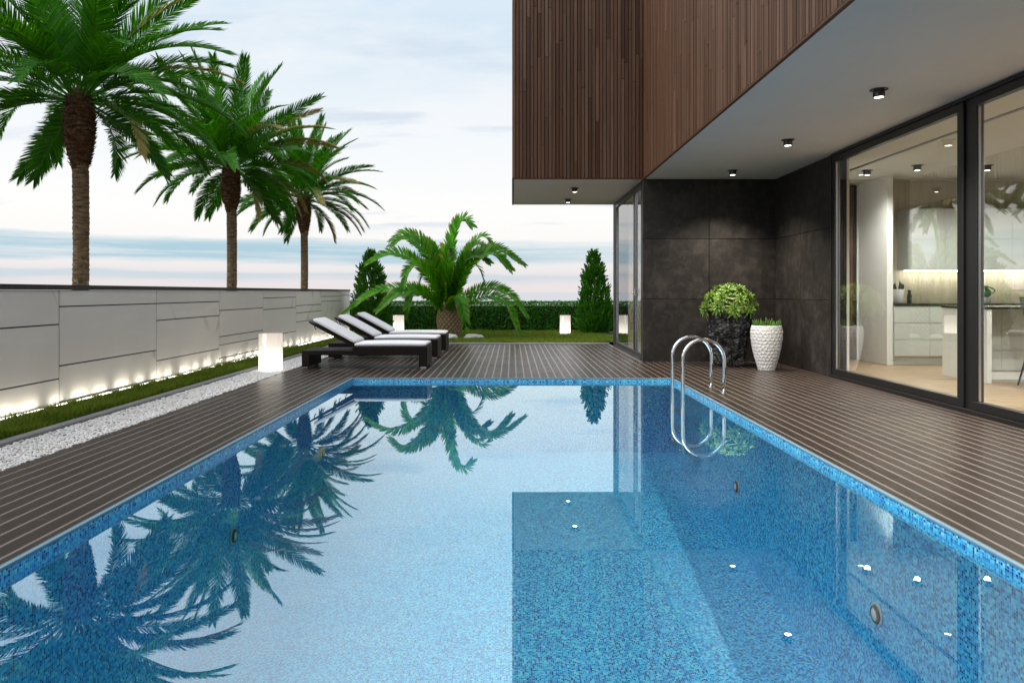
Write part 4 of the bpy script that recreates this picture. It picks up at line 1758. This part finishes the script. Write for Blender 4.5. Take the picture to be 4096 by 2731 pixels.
# ---- bushy palm with a pineapple trunk
def bushy_palm():
    bx, by = -1.62, 19.2
    r = empty('bushy_palm', (bx, by, 0), 'bushy bright green palm with a stout pineapple-like trunk on the lawn', 'palm tree')
    core = [(.24, -.03), (.25, .1), (.285, .2), (.318, .38), (.315, .58), (.27, .76), (.20, .88), (.05, .95)]
    MB().lathe(core, 28, cap=False).build('trunk', mat['scale'], r)
    # overlapping scales
    sm = MB()
    sm.add([(-.036, 0, -.03), (.036, 0, -.03), (.052, -.012, .018), (0, -.034, .05), (-.052, -.012, .018), (0, -.02, -.035), (0, .0, .06)],
           [(0, 5, 3, 4), (5, 1, 2, 3), (4, 3, 6), (3, 2, 6)])
    sme = sm.mesh('bark_scale', mat['scale'])
    k_ = 0
    rows = 13
    for i in range(rows):
        z = .07 + .77 * i / (rows - 1)
        for a_, b_ in zip(core[:-1], core[1:]):
            if a_[1] <= z <= b_[1]:
                rr = a_[0] + (b_[0] - a_[0]) * (z - a_[1]) / (b_[1] - a_[1])
        n = 18
        for j in range(n):
            a = 6.283 * (j + .5 * (i % 2)) / n
            if math.sin(a) > .45:
                continue                      # far side, never seen
            o = link('bark_scale', sme, r)
            o.location = (rr * math.cos(a), rr * math.sin(a), z)
            o.rotation_euler = (random.uniform(-.2, .1), random.uniform(-.12, .12), a + math.pi / 2)
            s = rr / .3 * random.uniform(.92, 1.12)
            o.scale = (s, s, s * 1.15)
    # fronds: control points (dx, dy, z) from the crown
    S = .00305

    def P(cx, cz, dy):           # a picture position on the crown's own plane, pushed dy towards the viewer
        return Vector(((cx - 1505) * S, -dy, 1.2 + (664.5 - cz) * S))

    fr_ = [
        # (base x, [(x, z, towards viewer) ...], width scale)
        ((1500, 800, .10), [(1500, 560, .45), (1540, 300, .70), (1590, 110, .80), (1650, 72, .95), (1705, 125, 1.05)], 1.35),
        ((1500, 820, .22), [(1500, 640, .62), (1500, 480, .85), (1520, 350, 1.0), (1545, 310, 1.16), (1556, 365, 1.28)], 1.2),
        ((1480, 800, .0), [(1420, 480, .10), (1330, 290, .15), (1220, 185, .2), (1110, 160, .2), (1005, 235, .2)], .95),
        ((1480, 800, .10), [(1400, 500, .45), (1310, 320, .6), (1210, 230, .6), (1130, 215, .6), (1035, 280, .6)], 1.0),
        ((1460, 810, .12), [(1360, 580, .25), (1240, 420, .3), (1080, 335, .3), (950, 350, .3), (820, 420, .3)], 1.0),
        ((1470, 820, .18), [(1390, 620, .6), (1320, 480, .85), (1250, 440, 1.0), (1190, 500, 1.1), (1160, 625, 1.15)], .85),
        ((1530, 800, .0), [(1580, 520, -.2), (1640, 330, -.25), (1720, 215, -.25), (1795, 180, -.2), (1862, 252, -.2)], .95),
        ((1540, 800, .0), [(1590, 560, .2), (1640, 390, .3), (1690, 290, .35), (1750, 258, .4), (1800, 275, .45)], .95),
        ((1540, 800, .1), [(1610, 580, .1), (1700, 400, .1), (1800, 310, .1), (1940, 300, .1), (2140, 432, .1)], 1.0),
        ((1530, 815, .16), [(1600, 590, .5), (1690, 430, .65), (1800, 345, .7), (1900, 350, .7), (2030, 480, .7)], 1.1),
        ((1470, 840, .15), [(1380, 720, .2), (1230, 640, .3), (1060, 630, .35), (860, 670, .4), (625, 845, .45)], .8),
        ((1470, 840, .18), [(1390, 740, .55), (1300, 665, .8), (1200, 655, .9), (1080, 690, 1.0), (945, 815, 1.05)], .85),
        ((1470, 840, .2), [(1380, 720, .55), (1290, 660, .75), (1230, 665, .85), (1195, 740, .95), (1175, 860, 1.0)], .8),
        ((1550, 840, .15), [(1640, 720, .1), (1760, 640, .1), (1880, 625, .1), (2030, 690, .1), (2162, 872, .1)], .82),
        ((1550, 840, .15), [(1640, 770, .4), (1740, 720, .5), (1860, 695, .55), (2000, 760, .6), (2095, 1002, .6)], .78),
        ((1530, 840, .25), [(1550, 740, .65), (1585, 690, .95), (1620, 720, 1.1), (1650, 830, 1.2), (1672, 955, 1.25)], .85),
        # rear and side fronds that fill the crown
        ((1500, 800, -.1), [(1490, 500, -.5), (1470, 300, -.8), (1440, 230, -1.1), (1410, 260, -1.4), (1380, 360, -1.6)], 1.0),
        ((1520, 800, -.1), [(1560, 560, -.5), (1620, 430, -.9), (1680, 400, -1.2), (1740, 460, -1.5), (1780, 590, -1.7)], 1.0),
        ((1480, 800, -.1), [(1420, 580, -.5), (1350, 470, -.8), (1280, 450, -1.1), (1210, 520, -1.4), (1170, 660, -1.5)], 1.0),
        ((1480, 800, .05), [(1440, 520, .25), (1400, 360, .35), (1350, 270, .4), (1290, 230, .45), (1220, 260, .5)], .95),
        ((1530, 800, .05), [(1570, 560, .35), (1620, 430, .5), (1680, 370, .6), (1760, 360, .7), (1850, 420, .75)], .95),
    ]
    for i, (b_, ps, ws) in enumerate(fr_):
        raw = [P(b_[0], b_[1], b_[2])] + [P(*q) for q in ps]
        # smooth with Catmull-Rom
        cp = [raw[0] * 2 - raw[1]] + raw + [raw[-1] * 2 - raw[-2]]
        pts = []
        for k2 in range(1, len(cp) - 2):
            for s in range(5):
                t = s / 5
                p0, p1, p2, p3 = cp[k2 - 1:k2 + 3]
                pts.append(.5 * ((2 * p1) + (p2 - p0) * t + (2 * p0 - 5 * p1 + 4 * p2 - p3) * t * t + (3 * p1 - p0 - 3 * p2 + p3) * t ** 3))
        pts.append(raw[-1])
        me = frond('frond', pts, 50, .385 * ws, .055 * ws, 62, 28, 16, .06, 500 + i, .08, mat['cycad'], .022, .05, .22, 3, face=Vector((0, -.95, 0)),
                   shape=lambda t: (.46 + .62 * math.sin(math.pi * min(1, t * .86 + .10))) * (1 - .25 * t))
        link('frond', me, r)
    return r


bushy_palm()


# ---- conifers
def conifer(x, y, h, rmax, label, seed, name='conifer'):
    rnd = random.Random(seed)
    r = empty(name, (x, y, 0), label, 'conifer', 'cone-shaped conifers on the lawn')
    MB().tube([(0, 0, -.02), (.01, 0, h * .5), (0, 0, h * .93)], [.05, .03, .008], 8).build('trunk', mat['stem'], r)
    V, F, C = [], [], []

    def rad(q, a):
        base = float(np.interp(q, (0, .12, .3, .5, .7, .85, .94, 1), (.78, 1, .92, .75, .57, .40, .28, .03)))
        lump = 1 + .22 * noise.noise(Vector((math.cos(a) * 1.7, math.sin(a) * 1.7, q * 6 + seed))) + .16 * noise.noise(Vector((math.cos(a) * 4, math.sin(a) * 4, q * 15 + seed)))
        return rmax * base * lump
    for _ in range(1500):
        q = rnd.random() ** 1.2
        a = rnd.uniform(0, 6.283)
        edge = rnd.random() ** .55
        rr = rad(q, a) * (.35 + .65 * edge)
        c = Vector((rr * .86 * math.cos(a), rr * .86 * math.sin(a), .03 + q * (h - .16)))
        o = Vector((math.cos(a), math.sin(a), 0))
        main = (o * rnd.uniform(.25, .75) + Vector((rnd.uniform(-.25, .25), rnd.uniform(-.25, .25), rnd.uniform(.7, 1.1)))).normalized()
        BL = rnd.uniform(.13, .24) * (1 if q < .8 else .7)
        rb0 = rnd.random()
        for sp_ in range(6):
            ts = (sp_ + .4) / 6
            tw_ = rnd.uniform(0, 6.28)
            perp = main.cross(Vector((math.cos(tw_), math.sin(tw_), .3))).normalized()
            sd2 = (main * .75 + perp * rnd.uniform(.35, .75) * (1.1 - ts)).normalized()
            p1 = c + main * BL * ts
            L = BL * rnd.uniform(.34, .52) * (1.15 - .5 * ts)
            nrm_ = sd2.cross(perp + o * .4).normalized()
            for k_ in range(5):
                s_ = (-1) ** k_
                d = (sd2 * .85 + sd2.cross(nrm_) * s_ * (.6 - .1 * k_)).normalized() if k_ < 4 else sd2
                p0 = p1 + sd2 * L * k_ / 5 * .7
                ll = L * (.58 - .05 * k_)
                wv = d.cross(nrm_).normalized() * .0075
                b = len(V)
                rb = min(1, max(0, rb0 * .6 + rnd.random() * .4))
                V += [p0 - wv, p0 + wv, p0 + d * ll * .55 + wv * 1.2, p0 + d * ll * .55 - wv * 1.2, p0 + d * ll]
                C += [(q, .5 * edge, rb), (q, .5 * edge, rb), (q, .7 * edge, rb), (q, .7 * edge, rb), (q, edge, rb)]
                F += [(b, b + 1, b + 2), (b, b + 2, b + 3), (b + 3, b + 2, b + 4)]
    o = link('foliage', np_mesh('foliage', np.array([tuple(p) for p in V]), np.array(F), mat['cypress'], np.array(C)), r)
    tag(o, kind='stuff')
    return r


conifer(-3.87, 20.15, 2.40, .58, 'cone-shaped green conifer at the end of the stone wall', 3)
conifer(2.34, 21.0, 2.45, .52, 'cone-shaped green conifer beside the house corner', 9)


# ---- hedge
def hedge():
    x0, x1, y0, y1, h = -5.6, 7.0, 22.3, 22.95, .90
    r = empty('hedge', (0, 22.6, 0), 'clipped dark green hedge along the back of the lawn', 'hedge')
    n = 34000
    rs = np.random.RandomState(4)
    f = rs.rand(n)
    x = rs.uniform(x0, x1, n)
    front = f < .62
    topm = (f >= .62) & (f < .9)
    dep = rs.rand(n) ** 2 * .16
    y = np.where(front, y0 + dep, rs.uniform(y0, y1, n))
    z = np.where(front, rs.uniform(.05, h, n), np.where(topm, h - dep * .7, rs.uniform(.05, h, n)))
    y = y + np.array([.05 * noise.noise(Vector((a * 2.3, c * 2.3, 0))) for a, c in zip(x, z)])
    z = z + np.array([.035 * noise.noise(Vector((a * 3.1, b * 3, 7))) for a, b in zip(x, y)]) * (z > .6)
    az = rs.uniform(0, 2 * np.pi, n)
    el = rs.uniform(.15, 1.35, n)
    d = np.stack([np.cos(az) * np.cos(el), np.sin(az) * np.cos(el), np.sin(el)], 1)
    sd_ = np.cross(d, rs.normal(size=(n, 3)))
    sd_ /= np.linalg.norm(sd_, axis=1)[:, None]
    L = rs.uniform(.035, .07, n)[:, None]
    w = L * .26
    p = np.stack([x, y, z], 1)
    v = np.stack([p, p + d * L * .5 - sd_ * w, p + d * L, p + d * L * .5 + sd_ * w], 1)
    b = (np.arange(n) * 4)[:, None]
    t = np.concatenate([b + [0, 1, 2], b + [0, 2, 3]], 0)
    c = np.zeros((n, 4, 3), np.float32)
    c[:, :, 2] = rs.rand(n)[:, None]
    o = link('foliage', np_mesh('foliage', v.reshape(-1, 3), t, mat['hedge'], c.reshape(-1, 3)), r)
    o.location = (0, -22.6, 0)
    tag(o, kind='stuff')
    m = MB()
    m.box(x0 + .1, x1 - .1, y0 + .16, y1 - .15, -.02, h - .12)
    rr = random.Random(2)
    xx = x0 + .1
    while xx < x1:
        m.tube([(xx, y0 + rr.uniform(.1, .3), -.02), (xx + rr.uniform(-.06, .06), y0 + .2, .3)], .008, 5)
        xx += .11
    o = m.build('twigs', mat['twig'], r)
    o.location = (0, -22.6, 0)


hedge()


# ---- boulders
def boulder(x, y, sx, sy, sz, label, seed):
    v, f = subdiv(*ico(), 3)
    vs = []
    for p in v:
        n_ = 1 + .22 * noise.noise(p * 1.6 + Vector((seed, 0, 0))) + .08 * noise.noise(p * 4 + Vector((0, seed, 0)))
        vs.append((p.x * sx * n_, p.y * sy * n_, p.z * sz * n_))
    o = MB().add(vs, f, True).build('boulder', mat['rock'], None, (x, y, .02))
    tag(o, label, 'boulder', 'white boulders on the lawn')


boulder(-.98, 18.75, .27, .20, .125, 'wide low white boulder on the lawn, apart from the bushy palm', 2)
boulder(-1.53, 18.55, .19, .16, .13, 'white boulder at the foot of the bushy palm trunk', 6)


# ================================================================== planters on the terrace
def rosette_mesh(name, n, L, w, seed):
    rnd = random.Random(seed)
    V, F, C = [], [], []
    for i in range(n):
        q = i / n
        a = i * 2.39996
        el = math.radians(78 - 95 * q ** .85 + rnd.uniform(-8, 8))
        d = Vector((math.cos(a) * math.cos(el), math.sin(a) * math.cos(el), math.sin(el)))
        sdv = Vector((-math.sin(a), math.cos(a), 0))
        ln = L * rnd.uniform(.82, 1.08) * (.72 + .28 * min(1, q * 2.5))
        rb = rnd.random()
        up_ = sdv.cross(d)
        b = len(V)
        prm = [(0, .45), (.3, 1), (.6, .9), (.85, .5)]
        for t, wf in prm:
            c = d * ln * t + Vector((0, 0, -.38 * ln * t * t)) + up_ * 0
            hw = w * wf / 2
            V += [c - sdv * hw + up_ * hw * .35, c, c + sdv * hw + up_ * hw * .35]
            C += [(1, t, rb), (0, t, rb), (1, t, rb)]
        V.append(d * ln + Vector((0, 0, -.38 * ln)))
        C.append((.4, 1, rb))
        for k_ in range(3):
            e = b + k_ * 3
            F += [(e, e + 1, e + 4), (e, e + 4, e + 3), (e + 1, e + 2, e + 5), (e + 1, e + 5, e + 4)]
        e = b + 9
        F += [(e, e + 1, e + 3), (e + 1, e + 2, e + 3)]
    return np_mesh(name, np.array([tuple(p) for p in V]), np.array(F), mat['rosette'], np.array(C))


def lava_planter(x, y):
    r = empty('planter', (x, y, 0), 'tall rough black lava-rock planter in the dark stone corner', 'planter')
    n, m = 96, 84
    vs, fs = [], []
    for i in range(m + 1):
        q = i / m
        z = .885 * q
        base = .205 + .145 * (q ** .75)
        for k_ in range(n):
            a = 6.2832 * k_ / n
            c, s = math.cos(a), math.sin(a)
            p = Vector((c * 1.4, s * 1.4, z * 3.4))
            d = .055 * noise.noise(p * 1.3) + .045 * noise.noise(p * 3.1 + Vector((3, 1, 2)))
            d += .026 * abs(noise.noise(Vector((p.x * 6, p.y * 6, p.z * 9)))) + .012 * noise.noise(p * 16)
            rr = base + d
            vs.append((rr * c, rr * s, max(.0, z + .02 * noise.noise(p * 7 + Vector((9, 9, 9))) * (1 if 0 < i else 0))))
    for i in range(m):
        for k_ in range(n):
            k2 = (k_ + 1) % n
            fs.append((i * n + k_, i * n + k2, (i + 1) * n + k2, (i + 1) * n + k_))
    MB().add(vs, fs, False).build('pot', mat['lava'], r)
    MB().lathe([(.001, .86), (.33, .85)], 30, cap=False).build('soil', mat['soil'], r)
    p = empty('variegated_plant', (x, y, .855), 'bushy plant of yellow-green striped rosettes in the black rock planter', 'plant')
    rm = rosette_mesh('rosette', 28, .178, .030, 4)
    rm2 = rosette_mesh('rosette', 26, .172, .031, 8)
    # rosette centres on a dome, axis outward
    spots = [(0, 90)] + [(72 * i + 20, 60) for i in range(5)] + [(45 * i + 5, 33) for i in range(8)] + [(40 * i + 22, 7) for i in range(9)]
    st = MB()
    rnd = random.Random(3)
    for i, (az, el) in enumerate(spots):
        a, e = R(az + rnd.uniform(-7, 7)), R(el + rnd.uniform(-5, 5))
        d = Vector((math.cos(a) * math.cos(e), math.sin(a) * math.cos(e), math.sin(e)))
        c = Vector((d.x * .41, d.y * .41, .04 + d.z * .40))
        o = link('rosette', rm if i % 2 else rm2, p)
        o.location = c
        ax = Vector((d.x, d.y, d.z * .9 + .18)).normalized()
        o.rotation_euler = ax.to_track_quat('Z', 'Y').to_euler()
        s = rnd.uniform(.92, 1.1)
        o.scale = (s, s, s)
        st.tube([(d.x * .06, d.y * .06, -.03), (d.x * .2, d.y * .2, .02 + d.z * .2), tuple(c)], [.012, .009, .007], 6)
    st.build('stems', mat['stem'], p)


lava_planter(3.56, 12.04)


def white_planter(x, y):
    r = empty('planter', (x, y, 0), 'white planter with carved honeycomb relief beside the black rock planter', 'planter')
    prof = [(0, .128), (.08, .150), (.2, .186), (.34, .218), (.48, .239), (.575, .243), (.63, .237), (.668, .226), (.68, .222)]
    H_ = .68

    def pr(z):
        for (z0, r0), (z1, r1) in zip(prof[:-1], prof[1:]):
            if z <= z1:
                q = (z - z0) / (z1 - z0)
                q = q
                return r0 + (r1 - r0) * q
        return prof[-1][1]
    # jittered hex cells on the surface (u around in metres at mean radius, v height)
    rs = np.random.RandomState(5)
    cells = []
    rows = 13
    nc = 22
    for i in range(rows):
        for j in range(nc):
            cells.append(((j + .5 * (i % 2) + rs.uniform(-.26, .26)) / nc, (i + .5 + rs.uniform(-.24, .24)) / rows))
    cells = np.array(cells)
    ex = np.concatenate([cells, cells + [1, 0], cells - [1, 0]], 0)
    n, m = 220, 120
    U, Vv = np.meshgrid(np.arange(n) / n, np.linspace(0, 1, m + 1))
    sc_ = np.array([1.30, .70])
    pts = np.stack([U.ravel(), Vv.ravel()], 1) * sc_
    q = ex * sc_
    D = np.sqrt(((pts[:, None, :] - q[None]) ** 2).sum(2))
    D.sort(axis=1)
    e = D[:, 1] - D[:, 0]
    dep = np.clip(e / .030, 0, 1)
    dep = dep * dep * (3 - 2 * dep)
    vs = []
    for (u, v_), dd in zip(np.stack([U.ravel(), Vv.ravel()], 1), dep):
        z = v_ * H_
        rim = 1 if v_ < .955 else 0
        rr = pr(z) - .0075 * dd * rim
        vs.append((rr * math.cos(6.28318 * u), rr * math.sin(6.28318 * u), z))
    fs = []
    for i in range(m):
        for k_ in range(n):
            k2 = (k_ + 1) % n
            fs.append((i * n + k_, i * n + k2, (i + 1) * n + k2, (i + 1) * n + k_))
    MB().add(vs, fs, True).build('pot', mat['whitepot'], r)
    MB().lathe([(.222, .680), (.214, .685), (.205, .680), (.2, .63)], 60, cap=False).build('rim', mat['whitepot'], r)
    MB().lathe([(.001, .655), (.205, .65)], 30, cap=False).build('soil', mat['soil'], r)
    p = empty('succulent', (x, y, .65), 'spiky yellow-green succulent in the white carved planter', 'plant')
    finger_plant(p, 46, .175, .155, .011, mat['succ'], 5)


def finger_plant(root, n, rad, h, rr, material, seed):
    rnd = random.Random(seed)
    for i in range(n):
        a = rnd.uniform(0, 6.283)
        d = math.sqrt(rnd.random()) * rad
        x, y = d * math.cos(a), d * math.sin(a)
        hh = h * rnd.uniform(.7, 1.1) * (1.05 - .25 * d / rad)
        lean = .10 + .42 * d / rad
        pts, rds = [], []
        for k_ in range(6):
            t = k_ / 5
            pts.append((x + math.cos(a) * lean * hh * t ** .8 * (1.3 - .5 * t), y + math.sin(a) * lean * hh * t ** .8 * (1.3 - .5 * t), hh * t))
            rds.append(rr * (.8 + .5 * math.sin(math.pi * t)) * (1 - t ** 3 * .9))
        mb = MB().tube(pts, rds, 6)
        me = mb.mesh('leaf', material)
        at = me.color_attributes.new('Col', 'FLOAT_COLOR', 'POINT')
        rb = rnd.random()
        for q in range(len(mb.v)):
            at.data[q].color = (.2, (q // 6) / 5, rb, 1)
        link('leaf', me, root)


white_planter(3.957, 11.44)

# ================================================================== kitchen things on the worktop
CT = 1.017
o = empty('flower_pot', (6.46, 12.36, CT), 'white flower pot on the black worktop beside the white pier', 'flower pot')
MB().lathe([(.001, .001), (.085, .001), (.092, .01), (.122, .225), (.122, .232), (.112, .232), (.108, .2), (.001, .195)], 40, cap=False).build('pot', mat['whitepot'], o)
pl_ = empty('cactus_plant', (6.46, 12.36, CT + .19), 'dark finger cactus growing in the white kitchen pot', 'plant')
finger_plant(pl_, 26, .085, .20, .013, mat['cactus'], 8)
o = MB().lathe([(.001, 0), (.034, 0), (.036, .01), (.036, .13), (.033, .15), (.020, .165), (.020, .18), (.024, .185), (.024, .222), (.001, .224)], 28, cap=False).build('bottle', mat['bottle'], None, (6.66, 12.33, CT))
tag(o, 'small black bottle on the worktop beside the white flower pot', 'bottle')
o = empty('canister', (7.93, 12.36, CT), 'grey canister on the worktop under the green jug', 'canister')
MB().lathe([(.001, .001), (.098, .001), (.10, .006), (.10, .094), (.096, .1), (.001, .1)], 36, cap=False).build('body', mat['greybox'], o)
o = empty('jug', (7.93, 12.36, CT + .101), 'dark green round jug with a loop handle standing on the grey canister', 'jug')
MB().lathe([(.001, 0), (.07, 0), (.098, .03), (.108, .07), (.10, .11), (.075, .14), (.058, .152), (.058, .185), (.063, .192), (.050, .192), (.046, .15)], 36, cap=False).build('body', mat['jug'], o)
MB().tube([(.09 + .0, 0, .045)] + [(.105 + .075 * math.sin(math.pi * k_ / 10), 0, .05 + .115 * k_ / 10) for k_ in range(1, 10)] + [(.06, 0, .172)], .010, 8).build('handle', mat['jug'], o)
